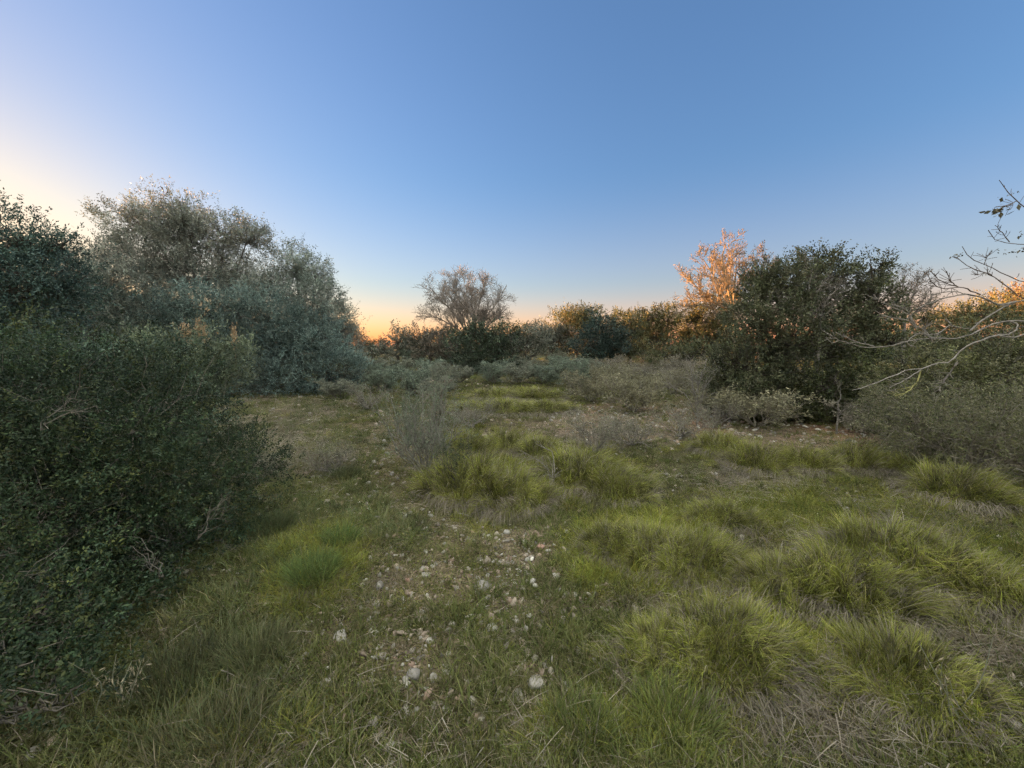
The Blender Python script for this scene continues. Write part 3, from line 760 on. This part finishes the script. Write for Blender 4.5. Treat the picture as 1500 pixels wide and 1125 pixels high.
# ------------------------------------------------------------------ middle distance
FK = dict(leaf=(.14, .06), per=9, sprig=.42, up=.6, limb=.08)
def far_tree(name, label, cat, px, Y, lobes, pal, dens=.55, gap=.22, group='trees closing the clearing', **kw):
    k = dict(FK); k.update(kw)
    return leafy_thing(name, label, cat, (px, Y), lobes, pal, group=group, trunk_h=.8, dens=dens, gap=gap, **k)
GRY = [(.15, .17, .13), (.2, .2, .16), (.12, .14, .1)]
DRK = [(.04, .06, .035), (.06, .085, .05), (.05, .065, .045)]
MIDG = [(.09, .10, .045), (.12, .12, .055), (.07, .09, .045)]
SUNG = [(.12, .13, .05), (.16, .14, .06), (.09, .11, .045)]
far_tree('round_tree', 'small round grey green tree at the sunset gap', 'tree', 583, 28, [lobe(583, 500, 28, 20, 22), lobe(566, 512, 28, 14, 14)], GRY)
far_tree('scrub_tree', 'brown grey scrubby tree beside the small round tree', 'tree', 630, 27, [lobe(622, 502, 27, 24, 24), lobe(650, 510, 27, 20, 20)], [(.15, .13, .1), (.19, .17, .13)], gap=.32)
far_tree('evergreen_bush', 'dark green bush wrapped round the foot of the bare tree', 'bush', 700, 21, [lobe(690, 515, 21, 34, 30), lobe(730, 520, 21.3, 32, 30), lobe(715, 492, 21.5, 26, 18)], DRK, dens=.8, gap=.1)
far_tree('scrub_tree', 'rounded dull green tree next to the bare tree', 'tree', 775, 25, [lobe(770, 505, 25, 26, 26), lobe(790, 498, 25.5, 18, 18)], GRY)
far_tree('evergreen_tree', 'rounded tree with a sunlit orange shoulder', 'tree', 845, 31, [lobe(828, 474, 31, 26, 20), lobe(855, 463, 31, 26, 16), lobe(850, 495, 31, 34, 24)], SUNG, dens=.7)
far_tree('evergreen_tree', 'dark blue green tree standing in front of the orange shouldered one', 'tree', 878, 25, [lobe(884, 478, 25, 24, 20), lobe(868, 506, 24.5, 28, 22), lobe(900, 506, 25, 30, 22)], [(.035, .06, .05), (.055, .085, .07)], dens=.8, gap=.12)
far_tree('evergreen_tree', 'dull green tree between the dark one and the orange crowns', 'tree', 922, 27, [lobe(920, 482, 27, 26, 22), lobe(925, 508, 26.5, 34, 22)], MIDG)
far_tree('evergreen_tree', 'bushy tree with its whole top glowing orange', 'tree', 965, 32, [lobe(950, 468, 32, 20, 15), lobe(980, 470, 32, 24, 17), lobe(965, 492, 32, 36, 22)], SUNG, dens=.7)
far_tree('evergreen_tree', 'orange lit tree at the foot of the tall bare one', 'tree', 1040, 29.5, [lobe(1015, 465, 29.5, 18, 18), lobe(1045, 468, 29.5, 30, 26), lobe(1075, 450, 29.5, 24, 24), lobe(1040, 495, 29.5, 40, 22), lobe(1010, 492, 29.5, 18, 18)], SUNG, dens=.7)
far_tree('evergreen_bush', 'olive green bush below the orange crowns', 'bush', 1000, 21, [lobe(985, 520, 21, 34, 20), lobe(1020, 515, 20, 30, 18)], MIDG)
far_tree('evergreen_tree', 'small orange crowned tree seen through the dead white branches', 'tree', 1353, 25, [lobe(1353, 462, 25, 18, 14), lobe(1385, 480, 25, 34, 16)], SUNG)
far_tree('evergreen_tree', 'orange lit tree beyond the dead white branches', 'tree', 1430, 25, [lobe(1420, 458, 25, 32, 15), lobe(1455, 462, 25, 30, 20), lobe(1490, 455, 25, 30, 28)], SUNG)
far_tree('evergreen_tree', 'warm lit crown at the picture edge behind white branches', 'tree', 1500, 27, [lobe(1495, 435, 27, 26, 16), lobe(1540, 440, 27, 40, 30)], [(.22, .15, .09), (.19, .14, .07)])
far_tree('evergreen_bush', 'mid green thicket below the orange lit crowns', 'bush', 1420, 13, [lobe(1390, 515, 13, 50, 34), lobe(1460, 510, 13, 50, 38), lobe(1530, 520, 13, 50, 50), lobe(1430, 550, 12, 60, 34)], MIDG, leaf=(.08, .03), sprig=.3)

far_tree('scrub_tree', 'low grey green tree filling the dip between round tree and dark tree', 'tree', 806, 30, [lobe(800, 488, 30, 26, 16), lobe(820, 498, 30, 26, 18)], GRY, dens=.7)
far_tree('evergreen_tree', 'low dark tree just behind the foot of the bare tree', 'tree', 748, 31, [lobe(745, 494, 31, 26, 18), lobe(770, 500, 31, 26, 18), lobe(655, 500, 31, 34, 18)], DRK, dens=.7)
far_tree('scrub_tree', 'smallest dark tree below the orange glow of the sunset gap', 'tree', 545, 33, [lobe(545, 508, 33, 20, 12), lobe(600, 506, 33, 26, 14)], DRK, dens=.7)
far_tree('evergreen_tree', 'feathery topped green tree rising behind the dull green one', 'tree', 905, 33, [lobe(903, 472, 33, 16, 14), lobe(930, 470, 33, 18, 12), lobe(915, 492, 33, 34, 20)], MIDG, dens=.7)
# bare tree in the middle
base = at(690, 500, 24); base[2] = float(height(base[:1], base[1:2])[0])
cr = at(690, 500, 24)
def lim(*q): return [cr] + [at(a, b, c) for a, b, c in q]
bare('bare_tree', 'bare wide crowned tree standing alone against the pale sky', 'tree', base,
     [lim((662, 476, 24), (632, 462, 24), (612, 458, 24)), lim((668, 462, 23.5), (642, 435, 23.2), (628, 420, 23)), lim((675, 460, 24.3), (655, 425, 24.6), (650, 408, 24.8)), lim((685, 458, 24), (680, 425, 24), (682, 403, 24)),
      lim((700, 460, 24), (705, 430, 24.3), (712, 410, 24.5)), lim((712, 465, 24), (730, 440, 24), (742, 418, 24)), lim((713, 478, 24), (730, 462, 24), (744, 450, 24)), lim((690, 460, 23), (668, 430, 22), (670, 412, 21.6)), lim((695, 465, 25), (690, 435, 26.3), (695, 415, 26.6))],
     [dict(m=14, t0=.2, t1=.95, L=1.25, ang=.65, up=.3, wander=.18), dict(m=9, t0=.15, t1=1, L=.7, ang=.8, up=.25, wander=.22), dict(m=6, t0=.15, t1=1, L=.42, ang=.8, up=.2, wander=.25)],
     (.30, .26, .225), .07, rmin=.0055, trunk=[base, base + [.1, 0, .8], cr + [0, 0, .02]], leaf=dict(per=2, L=.08, W=.035, pal=[(.30, .24, .19), (.26, .22, .17)], keep=.12))
# sunlit bare trees at the right
base = at(1075, 500, 27.2); base[2] = 0; cr = at(1075, 455, 27.2)
bare('bare_tree', 'tall leafless tree glowing orange pink above the evergreens', 'tree', base,
     [lim((1050, 445, 27), (1020, 420, 27), (1006, 405, 27)), lim((1060, 430, 27), (1040, 395, 27), (1030, 380, 27)), lim((1066, 420, 27), (1058, 385, 27), (1062, 360, 27)), lim((1075, 430, 28), (1078, 400, 28), (1078, 378, 28)),
      lim((1058, 440, 26), (1045, 410, 25.6), (1046, 390, 25.6)), lim((1050, 455, 27), (1030, 448, 27), (1010, 450, 27)), lim((1068, 425, 28), (1070, 390, 28.5), (1068, 368, 28.5))],
     [dict(m=11, t0=.25, t1=1, L=1.7, ang=.75, up=.2, wander=.15), dict(m=7, t0=.15, t1=1, L=.8, ang=.65, up=.25, wander=.2), dict(m=5, t0=.2, t1=1, L=.4, ang=.7, up=.2, wander=.2)],
     (.27, .21, .14), .08, rmin=.009, trunk=[base, base + [0, 0, 2], cr + [0, 0, .02]], leaf=dict(per=3, L=.11, W=.05, pal=[(.24, .19, .11), (.19, .15, .09)], keep=.5))
base = at(1112, 480, 27.5); base[2] = 0; cr = at(1110, 450, 27.5)
bare('bare_tree', 'thin leafless tree glowing orange beside the large evergreen', 'tree', base,
     [lim((1108, 420, 27.5), (1108, 390, 27.5), (1104, 372, 27.5)), lim((1115, 420, 27.5), (1118, 395, 27.5), (1120, 375, 27.5)), lim((1100, 420, 27.5), (1098, 400, 27.5), (1092, 390, 27.5)), lim((1118, 430, 27.5), (1130, 410, 27.5), (1136, 390, 27.5))],
     [dict(m=8, t0=.25, t1=1, L=1.2, ang=.5, up=.3, wander=.15), dict(m=6, t0=.15, t1=1, L=.7, ang=.6, up=.3, wander=.2), dict(m=4, t0=.2, t1=1, L=.35, ang=.7, up=.2, wander=.2)],
     (.27, .21, .15), .07, rmin=.008, trunk=[base, base + [0, 0, 1], cr + [0, 0, .02]], leaf=dict(per=2, L=.12, W=.06, pal=[(.27, .2, .12), (.22, .16, .1)], keep=.5))

# ------------------------------------------------------------------ large evergreens at the right
BIG = [(.07, .085, .04), (.11, .115, .06), (.08, .10, .05), (.14, .135, .085)]
BK = dict(leaf=(.055, .026), per=13, sprig=.22, up=.6, limb=.06)
leafy_thing('evergreen_tree', 'large dense evergreen beside the orange lit bare trees', 'tree', (1140, 8.6),
   [lobe(1145, 425, 8.7, 40, 38, .8), lobe(1118, 418, 8.9, 30, 26, .6), lobe(1110, 470, 8.6, 42, 40, .8), lobe(1160, 500, 8.3, 60, 50, .9), lobe(1090, 530, 8.4, 48, 50, .8), lobe(1150, 570, 8.2, 70, 45, .9), lobe(1062, 560, 8.6, 36, 34, .6), lobe(1095, 588, 8.1, 48, 30, .5), lobe(1140, 604, 7.9, 50, 24, .4)],
   BIG, group='large evergreens beside the clearing', dens=.62, gap=.22, trunk_h=.9, **BK)
leafy_thing('evergreen_tree', 'evergreen with the highest feathery tip and grey inner limbs', 'tree', (1215, 9.2),
   [lobe(1192, 400, 9.2, 24, 24, .5), lobe(1165, 395, 9.2, 22, 18, .4), lobe(1215, 410, 9.2, 32, 24, .6), lobe(1205, 450, 9.2, 44, 34, .8), lobe(1240, 440, 9.3, 30, 30, .6), lobe(1225, 500, 9, 50, 45, .9), lobe(1180, 380, 9.2, 9, 12, .2), lobe(1198, 374, 9.2, 8, 12, .15)],
   BIG, group='large evergreens beside the clearing', dens=.55, gap=.34, trunk_h=1.2, **BK)
leafy_thing('evergreen_tree', 'evergreen with two upswept leafy horns above the branches', 'tree', (1275, 9),
   [lobe(1276, 390, 9, 17, 18, .35), lobe(1294, 384, 9, 12, 12, .25), lobe(1262, 412, 9, 24, 20, .5), lobe(1272, 445, 9, 38, 32, .7), lobe(1285, 495, 8.8, 44, 38, .8)],
   BIG, group='large evergreens beside the clearing', dens=.55, gap=.32, trunk_h=1.2, **BK)
leafy_thing('evergreen_bush', 'broad dark bush with lighter green patches at the gravel edge', 'bush', (1230, 7.9),
   [lobe(1215, 560, 7.9, 66, 42, .8), lobe(1290, 570, 7.9, 56, 46, .7), lobe(1180, 605, 7.8, 56, 26, .5), lobe(1250, 605, 8.2, 60, 24, .5), lobe(1300, 615, 7.6, 50, 26, .4), lobe(1230, 618, 7.6, 50, 20, .35)],
   [(.06, .075, .03), (.09, .10, .035), (.05, .065, .035)], group='large evergreens beside the clearing', dens=.62, gap=.22, trunk_h=.4, **BK)
leafy_thing('evergreen_bush', 'rough olive green bush under the horizontal white branches', 'bush', (1370, 6.4),
   [lobe(1350, 560, 6.5, 48, 42, .6), lobe(1410, 555, 6.4, 60, 40, .7), lobe(1480, 545, 6.5, 60, 50, .7), lobe(1330, 600, 6.4, 34, 30, .4)],
   [(.09, .11, .04), (.13, .13, .055), (.12, .12, .08)], group='large evergreens beside the clearing', dens=.6, gap=.28, trunk_h=.3, leaf=(.045, .018), per=13, sprig=.2, up=.6, limb=.03)
p = at(1195, 520, 8.3); p[2] = 0; cr = at(1200, 500, 8.3)
bare('bare_sapling', 'grey leafless sapling tangled inside the feathery evergreen', 'tree', p,
     [lim((1190, 460, 8.3), (1185, 430, 8.2), (1188, 392, 8.2)), lim((1205, 460, 8.3), (1212, 440, 8.2), (1225, 425, 8.2)), lim((1180, 470, 8.3), (1165, 455, 8.2), (1150, 445, 8.2)), lim((1200, 455, 8.3), (1198, 430, 8.1), (1205, 410, 8.1))],
     TW(8, .5, 6, .28, 4, .15, .2), (.25, .23, .2), .03, trunk=[p, (p + cr) / 2, cr + [0, 0, .02]])
p = at(1330, 480, 13); p[2] = 0; cr = at(1325, 470, 13)
bare('bare_tree', 'pale leafless bushy tree between the evergreens and orange crowns', 'tree', p,
     [lim((1310, 440, 13), (1303, 412, 13)), lim((1322, 435, 13), (1325, 405, 13)), lim((1335, 440, 13), (1345, 410, 13)), lim((1345, 455, 13), (1365, 435, 13)), lim((1300, 455, 13), (1290, 440, 13)), lim((1328, 440, 12.5), (1335, 420, 12.3))],
     TW(9, .7, 7, .4, 5, .2, .2), (.2, .18, .16), .035, trunk=[p, (p + cr) / 2, cr + [0, 0, .02]], leaf=dict(per=2, L=.05, W=.025, pal=[(.2, .15, .1), (.14, .13, .1)], keep=.5))
# hollow thicket: dense dry twigs with thin foliage
p = ground_at(1420, 705)
bare('thicket', 'tangled grey green thicket of dry twigs above a black hollow', 'bush', p,
     fan(p, 16, 1.0, 1.0) + [[p, p + [.7, -.2, .5], p + [1.4, -.3, .8]], [p, p + [-.4, .1, .35], p + [-.75, .1, .5]]], TW(8, .55, 7, .32, 5, .18, .05, .25, .8), (.24, .22, .18), .016,
     leaf=dict(per=7, L=.032, W=.011, pal=[(.11, .14, .055), (.19, .19, .09), (.16, .16, .10)], keep=.9))
p = ground_at(1345, 675)
bare('thicket', 'smaller grey twig mound leaning against the tangled thicket', 'bush', p,
     fan(p, 12, .5, .55), TW(7, .35, 6, .2, 5, .12, .1, .25, .8), (.24, .22, .18), .012,
     leaf=dict(per=6, L=.028, W=.010, pal=[(.08, .10, .04), (.13, .13, .07)], keep=.9))

# ------------------------------------------------------------------ low scrub band
def scrub_proto(pal, bark, label, group, lv):
    b = np.zeros(3)
    return bare('low_shrub', label, 'shrub', b, fan(b, 10, .65, .7), TW(6, .4, 6, .24, 4, .14, .3), bark, .016, group, leaf=dict(per=lv, L=.06, W=.02, pal=pal, keep=.85))
PR = [scrub_proto([(.17, .22, .16), (.23, .27, .2)], (.2, .185, .16), 'soft grey green low shrub in the scrub band before the bare tree', 'grey green scrub in the middle distance', 6),
      scrub_proto([(.19, .21, .15), (.25, .26, .2)], (.2, .185, .16), 'soft grey green low shrub in the scrub band before the bare tree', 'grey green scrub in the middle distance', 6),
      scrub_proto([(.23, .22, .16), (.29, .26, .2)], (.25, .23, .2), 'brown grey twiggy low shrub in the scrub towards the large evergreens', 'brown grey scrub in the middle distance', 3),
      scrub_proto([(.21, .21, .12), (.27, .25, .16)], (.24, .22, .18), 'brown grey twiggy low shrub in the scrub towards the large evergreens', 'brown grey scrub in the middle distance', 3)]
spots = []
for (px, py, kind) in [(560,575,0),(600,580,0),(635,585,0),(575,560,0),(620,565,0),(655,570,0),(545,556,0),(590,550,0),(640,552,0),(680,560,0),(720,562,0),(760,562,0),(800,562,0),(840,566,0),(690,548,0),(735,548,0),(775,548,0),(815,549,0),
                       (520,570,0),(505,585,0),(870,556,0),(850,548,0),(545,540,0),(600,537,0),(650,538,0),(760,537,0),(810,538,0),(860,538,0),
                       (865,588,2),(935,582,2),(985,578,2),(885,568,2),(920,562,2),(955,562,2),(990,568,2),(900,548,2),(940,547,2),(980,548,2),(925,602,2),(1000,556,2),(900,537,2),(950,537,2),(1000,538,2),(1055,612,2),(1108,626,2),(1290,640,2),(1040,590,2)]:
    spots.append((px, py, kind))
used = [False] * 4
for (px, py, kind) in spots:
    k = kind + int(rng.integers(0, 2)); p = ground_at(px + rng.uniform(-8, 8), py)
    o = PR[k] if not used[k] else copy_tree(PR[k]); used[k] = True
    s = rng.uniform(.8, 1.25) * (1 + max(0, p[1] - 12) * .02) * .9
    o.location = tuple(p); o.rotation_euler = (0, 0, rng.uniform(0, 6.28)); o.scale = (s * 1.1, s * 1.1, s * rng.uniform(.75, 1.05))
# tall weed stalks
def stalks(px, py, hpx, n, label, plume=True, straw=False):
    p = ground_at(px, py); t = thing('tall_weed', tuple(p), label, 'weed', 'tall weed stalks'); a, b = Acc(), Acc(); s = p[1] / F
    for i in range(n):
        h = hpx * s * rng.uniform(.6, 1); dx = rng.normal() * .08 * h + .0; dx += rng.normal() * .12; e = p + [dx, rng.normal() * .05, h]
        L = smooth_line([p + rng.normal(size=3) * [.04, .04, 0], (p + e) / 2 + rng.normal(size=3) * .02, e], 7)
        tubes(a, L[None], np.linspace(.009, .004, 7)[None] * min(1, p[1] / 4), np.array([.26, .27, .19]), 3)
        m = 22 if straw else 60; tt = rng.uniform(.2, 1, m); q = L[(tt * 6).astype(int)] + rng.normal(size=(m, 3)) * .015
        leaves(b, q, unit(rng.normal(size=(m, 3)) * .6 + [0, 0, .8]), .08 * rng.uniform(.5, 1.2, m) * min(1, p[1] / 4), .014 * min(1, p[1] / 4), mixcol([(.3, .26, .17), (.36, .31, .22)] if straw else [(.15, .2, .12), (.2, .22, .14)] if not plume else [(.18, .22, .14), (.3, .22, .18)], m))
    a.build('stalks', M_GRASS, t, p); b.build('leaves', M_LEAF, t, p)
stalks(640, 655, 128, 16, 'tall pale weed stalks with pinkish tips behind the grey shrub')
stalks(600, 650, 90, 14, 'shorter grey green weed stalks beside the pale tall ones', False)
stalks(1390, 1060, 150, 5, 'dry straw stalks standing out of the near tangle of grass', False, True)
stalks(170, 1040, 110, 5, 'pale dry stalks in the black shade under the near bush', False, True)

# ------------------------------------------------------------------ dead white branches of the fig
def r5(*pts): return [(1180 + a / 4.6875, 250 + b / 4.6875) for a, b in pts]
def r6(*pts): return [(1180 + a / 4.6875, 450 + b / 4.6875) for a, b in pts]
TR = (1720, 3.6)
fb = np.array([(TR[0] - CX) / F * TR[1], TR[1], 0.]); fb[2] = float(height(fb[:1], fb[1:2])[0])
fig = thing('fig_tree', tuple(fb), 'pale leafless fig tree whose bare branches reach into the picture', 'tree')
wood, tw, lf = Acc(), Acc(), Acc()
bk = np.array([.24, .22, .195]); bd = np.array([.17, .14, .125])
tubes(wood, smooth_line([fb, fb + [.05, 0, .7], fb + [-.05, 0, 1.5], fb + [0, 0, 2.3]], 10)[None], np.linspace(.11, .06, 10)[None], bk, 10)
def fbranch(pts, Y0, Y1, ra, rb, root=None, c=bk):
    k = len(pts); W = [at(a, b, Y0 + (Y1 - Y0) * i / (k - 1)) for i, (a, b) in enumerate(pts)]
    if root is not None: W = [fb + [0, 0, root]] + [(fb + [0, 0, root] + W[0]) / 2 + [0, 0, .04]] + W
    ra, rb = ra * .82, rb * .82; n = max(10, len(W) * 3); L = smooth_line(W, n, .0025)
    R = np.linspace(ra, rb, n) * (1 + .12 * rng.normal(size=n)).clip(.8, 1.35)
    tubes(wood, L[None], R[None], c, 7)
    P, R2 = spawn(L[None], R[None], 11, .25, .98, .10, .8, .2, k=4, wander=.15, rr=.5); tubes(tw, P, np.maximum(R2, .0018), c, 4)
    return L
# points run from the picture edge towards the tips
fbranch(r6((1500,95),(1380,95),(1250,130),(1150,180),(1050,210),(870,215),(750,225),(650,250),(560,272),(400,272),(300,250),(230,230),(180,245),(140,210)), 3.5, 3.3, .012, .0035, 1.5)
fbranch(r6((470,268),(340,235),(250,190)), 3.38, 3.3, .006, .003)
fbranch(r6((230,230),(165,185)), 3.3, 3.3, .004, .0025)
fbranch(r6((1500,185),(1440,205),(1300,195),(1220,225),(1120,260),(1050,310),(1000,375),(900,385),(800,425),(700,430),(600,470),(480,520),(320,570)), 3.3, 3.0, .013, .004, 1.2)
fbranch(r6((790,430),(700,490),(575,555)), 3.1, 3.0, .006, .003)
fbranch(r6((790,430),(760,520),(700,580),(615,610)), 3.1, 3.05, .007, .004, c=np.array([.3, .29, .12]))
fbranch(r6((1040,380),(1000,440),(950,510),(920,575)), 3.15, 3.15, .008, .004)
fbranch(r6((1380,95),(1450,110),(1450,150),(1400,185),(1320,190)), 3.5, 3.35, .008, .006)
fbranch(r5((1500,890),(1450,900),(1330,960),(1200,1030),(1130,1100)), 3.4, 3.4, .010, .008, 1.8)
fbranch(r5((1450,900),(1330,920),(1230,880),(1110,850),(980,870),(880,900),(760,950)), 3.4, 3.2, .011, .004)
fbranch(r5((1200,850),(1050,800),(960,810),(870,770),(830,700)), 3.3, 3.2, .006, .003, c=bd)
fbranch(r5((1050,800),(940,760),(860,690)), 3.25, 3.2, .005, .003, c=bd)
fbranch(r5((1050,800),(990,750),(970,690)), 3.25, 3.2, .0045, .0025, c=bd)
fbranch(r5((1110,850),(1000,830),(860,855)), 3.3, 3.25, .005, .003)
fbranch(r5((1500,880),(1380,790),(1280,720),(1130,665),(1040,600),(1010,590)), 3.5, 3.3, .009, .0035, 2.0, bd)
fbranch(r5((1500,765),(1320,690),(1230,640),(1120,590),(1075,520)), 3.6, 3.4, .008, .003, 2.15, bd)
fbranch(r5((1230,640),(1240,575)), 3.5, 3.5, .0035, .0025, c=bd)
fbranch(r5((1280,720),(1240,705),(1160,718)), 3.4, 3.35, .004, .0025, c=bd)
fbranch(r5((1500,505),(1400,495),(1300,470),(1255,410)), 3.4, 3.3, .007, .003, 2.25, bd)
fbranch(r5((1400,490),(1350,430),(1300,375)), 3.35, 3.3, .0045, .0025, c=bd)
fbranch(r5((1500,255),(1400,150),(1330,65)), 3.3, 3.2, .007, .003, 2.3, bd)
fbranch(r5((1450,210),(1390,240)), 3.25, 3.25, .004, .003, c=bd)
fbranch(r6((870,215),(800,150),(740,120),(700,95),(540,60),(490,30)), 3.45, 3.5, .010, .004)
fbranch(r6((760,150),(720,60),(600,5),(480,-60),(380,-90)), 3.45, 3.5, .006, .0025)
fbranch(r6((740,120),(690,20),(590,-30)), 3.45, 3.5, .005, .0025)
fbranch(r6((820,200),(815,130),(800,110)), 3.4, 3.4, .006, .004)
fbranch(r6((870,240),(860,212),(780,180),(700,250),(760,275)), 3.35, 3.3, .006, .003)
fbranch(r6((1150,150),(1000,120),(930,30)), 3.45, 3.4, .005, .003)
fbranch(r6((1000,120),(900,180),(830,190)), 3.45, 3.4, .005, .003)
# a few withered leaves
for (X, Y_, s) in [(1330,262,26),(1290,290,16),(1360,250,14),(1328,195,7),(1465,145,8),(1025,590,12),(1065,580,8),(1240,705,10),(1350,565,12),(1430,575,12),(1480,545,14),(1485,440,14),(960,775,6),(1410,165,8)]:
    q = at(1180 + X / 4.6875, 250 + Y_ / 4.6875, 3.3); m = max(3, s // 2); e = s / 4.6875 / F * 3.3
    leaves(lf, q + rng.normal(size=(m, 3)) * e * .9, unit(rng.normal(size=(m, 3)) * [1, .5, .5]), e * 1.7, e * .9, mixcol([(.16, .14, .09), (.11, .11, .07)], m))
wood.build('branches', M_BARK, fig, fb, True); tw.build('twigs', M_BARK, fig, fb); lf.build('withered_leaves', M_LEAF, fig, fb)

# ------------------------------------------------------------------ far wood that closes the horizon
fo, wo = Acc(), Acc()
lob_ = []
for i in range(120):
    a = rad(rng.uniform(-75, 75)); d = rng.uniform(55, 90); x, y = d * math.sin(a), d * math.cos(a)
    if -.42 < x / y < -.30: d = 85; x, y = d * math.sin(a), d * math.cos(a)
    r = rng.uniform(1.2, 2.3) * (.5 if -.46 < x / y < -.28 else 1)
    z0 = float(height(np.array([x]), np.array([y]))[0])
    lob_.append((x, y, z0 + r * .55, r * 1.5, r * 1.5, r * .8))
crown(fo, wo, lob_, [(.05, .07, .045), (.08, .095, .06)], leaf=(.4, .22), per=5, sprig=1.0, dens=.5, gap=.1, twigs=False)
o = fo.build('far_wood', M_LEAF); tag(o, 'dark far off scrubland wood along the horizon', 'wood', kind='stuff')

# ------------------------------------------------------------------ light
EL, AZ = 2.6, -62.0
w = bpy.data.worlds.new('World'); sc.world = w; w.use_nodes = True
nt = w.node_tree; bg = nt.nodes['Background']; N, L = nt.nodes.new, nt.links.new
sky = N('ShaderNodeTexSky'); sky.sky_type = 'NISHITA'; sky.sun_disc = False
sky.sun_elevation = rad(EL); sky.sun_rotation = rad(AZ); sky.ozone_density = 3; sky.dust_density = 1.0
tn = N('ShaderNodeVectorMath'); tn.operation = 'MULTIPLY'; tn.inputs[1].default_value = (1.0, .86, .87); L(sky.outputs[0], tn.inputs[0])
lum = N('ShaderNodeVectorMath'); lum.operation = 'DOT_PRODUCT'; lum.inputs[1].default_value = (.3, .5, .2); L(tn.outputs[0], lum.inputs[0])
def mth(op, a, b=None, c=None):
    q = N('ShaderNodeMath'); q.operation = op
    for i, v in enumerate((a, b, c)):
        if v is None: continue
        if isinstance(v, (int, float)): q.inputs[i].default_value = v
        else: L(v, q.inputs[i])
    return q.outputs[0]
SOFT = 1.35
k = mth('DIVIDE', lum.outputs['Value'], SOFT); k = mth('ADD', k, 1.0); k = mth('DIVIDE', 1.0, k)
sc1 = N('ShaderNodeVectorMath'); sc1.operation = 'SCALE'; 
gb = N('ShaderNodeMapRange'); gb.inputs[1].default_value = .5; gb.inputs[2].default_value = 2.2; gb.inputs[3].default_value = 1.0; gb.inputs[4].default_value = 1.14; L(lum.outputs['Value'], gb.inputs[0])
cb = N('ShaderNodeCombineXYZ'); cb.inputs[0].default_value = 1; cb.inputs[2].default_value = 1; L(gb.outputs[0], cb.inputs[1])
t2 = N('ShaderNodeVectorMath'); t2.operation = 'MULTIPLY'; L(tn.outputs[0], t2.inputs[0]); L(cb.outputs[0], t2.inputs[1])
L(t2.outputs[0], sc1.inputs[0]); L(k, sc1.inputs[3])
# warm fill light added to the sky behind and overhead, brightening the ground
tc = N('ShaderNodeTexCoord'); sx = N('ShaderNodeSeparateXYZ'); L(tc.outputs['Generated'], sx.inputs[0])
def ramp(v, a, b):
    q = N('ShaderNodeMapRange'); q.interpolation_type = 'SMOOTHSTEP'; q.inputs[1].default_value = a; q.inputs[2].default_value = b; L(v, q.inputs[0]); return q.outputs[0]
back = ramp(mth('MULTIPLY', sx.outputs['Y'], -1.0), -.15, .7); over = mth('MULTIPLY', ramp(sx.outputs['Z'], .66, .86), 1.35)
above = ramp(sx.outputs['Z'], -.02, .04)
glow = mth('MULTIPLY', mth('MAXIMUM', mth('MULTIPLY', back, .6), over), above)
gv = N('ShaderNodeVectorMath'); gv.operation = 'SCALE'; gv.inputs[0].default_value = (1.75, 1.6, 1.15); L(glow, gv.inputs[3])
ph = ramp(mth('MULTIPLY', sx.outputs['Z'], -1.0), -.16, -.01)
pv = N('ShaderNodeVectorMath'); pv.operation = 'SCALE'; pv.inputs[0].default_value = (.30, .02, .07); L(ph, pv.inputs[3])
sc3 = N('ShaderNodeVectorMath'); sc3.operation = 'ADD'; L(sc1.outputs[0], sc3.inputs[0]); L(pv.outputs[0], sc3.inputs[1]); sc1 = sc3
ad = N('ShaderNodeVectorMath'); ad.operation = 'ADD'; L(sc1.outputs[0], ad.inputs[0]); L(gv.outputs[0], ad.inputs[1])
hz = ramp(mth('MULTIPLY', sx.outputs['Z'], -1.0), -.40, -.06)
hv = N('ShaderNodeVectorMath'); hv.operation = 'SCALE'; hv.inputs[0].default_value = (.17, .06, .02); L(hz, hv.inputs[3])
a2 = N('ShaderNodeVectorMath'); a2.operation = 'ADD'; L(ad.outputs[0], a2.inputs[0]); L(hv.outputs[0], a2.inputs[1])
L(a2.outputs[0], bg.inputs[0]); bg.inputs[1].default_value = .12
sun = bpy.data.objects.new('sun', bpy.data.lights.new('sun', 'SUN')); COL.objects.link(sun)
sun.data.energy = 4.3; sun.data.angle = rad(.6); sun.data.color = (1, .47, .17)
sv = Vector((math.sin(rad(AZ)) * math.cos(rad(EL)), math.cos(rad(AZ)) * math.cos(rad(EL)), math.sin(rad(EL))))
sun.rotation_euler = sv.to_track_quat('Z', 'Y').to_euler(); sun.location = (-20, 10, 20)

cam = bpy.data.objects.new('camera', bpy.data.cameras.new('camera')); COL.objects.link(cam)
cam.data.sensor_width = 36; cam.data.lens = 36 * F / 1500; cam.data.clip_end = 3000; cam.data.clip_start = .05
cam.location = (0, 0, EYE); cam.rotation_euler = (rad(90) - PITCH, 0, 0); sc.camera = cam
sc.view_settings.view_transform = 'Standard'; sc.view_settings.look = 'None'; sc.view_settings.exposure = 3.06; sc.view_settings.gamma = 1
sc.cycles.max_bounces = 4; sc.cycles.diffuse_bounces = 2; sc.cycles.glossy_bounces = 1; sc.cycles.transmission_bounces = 3; sc.cycles.transparent_max_bounces = 2
sc.cycles.use_adaptive_sampling = True; sc.cycles.adaptive_threshold = .016; sc.cycles.adaptive_min_samples = 24; sc.cycles.use_denoising = True; sc.cycles.denoising_prefilter = 'NONE'
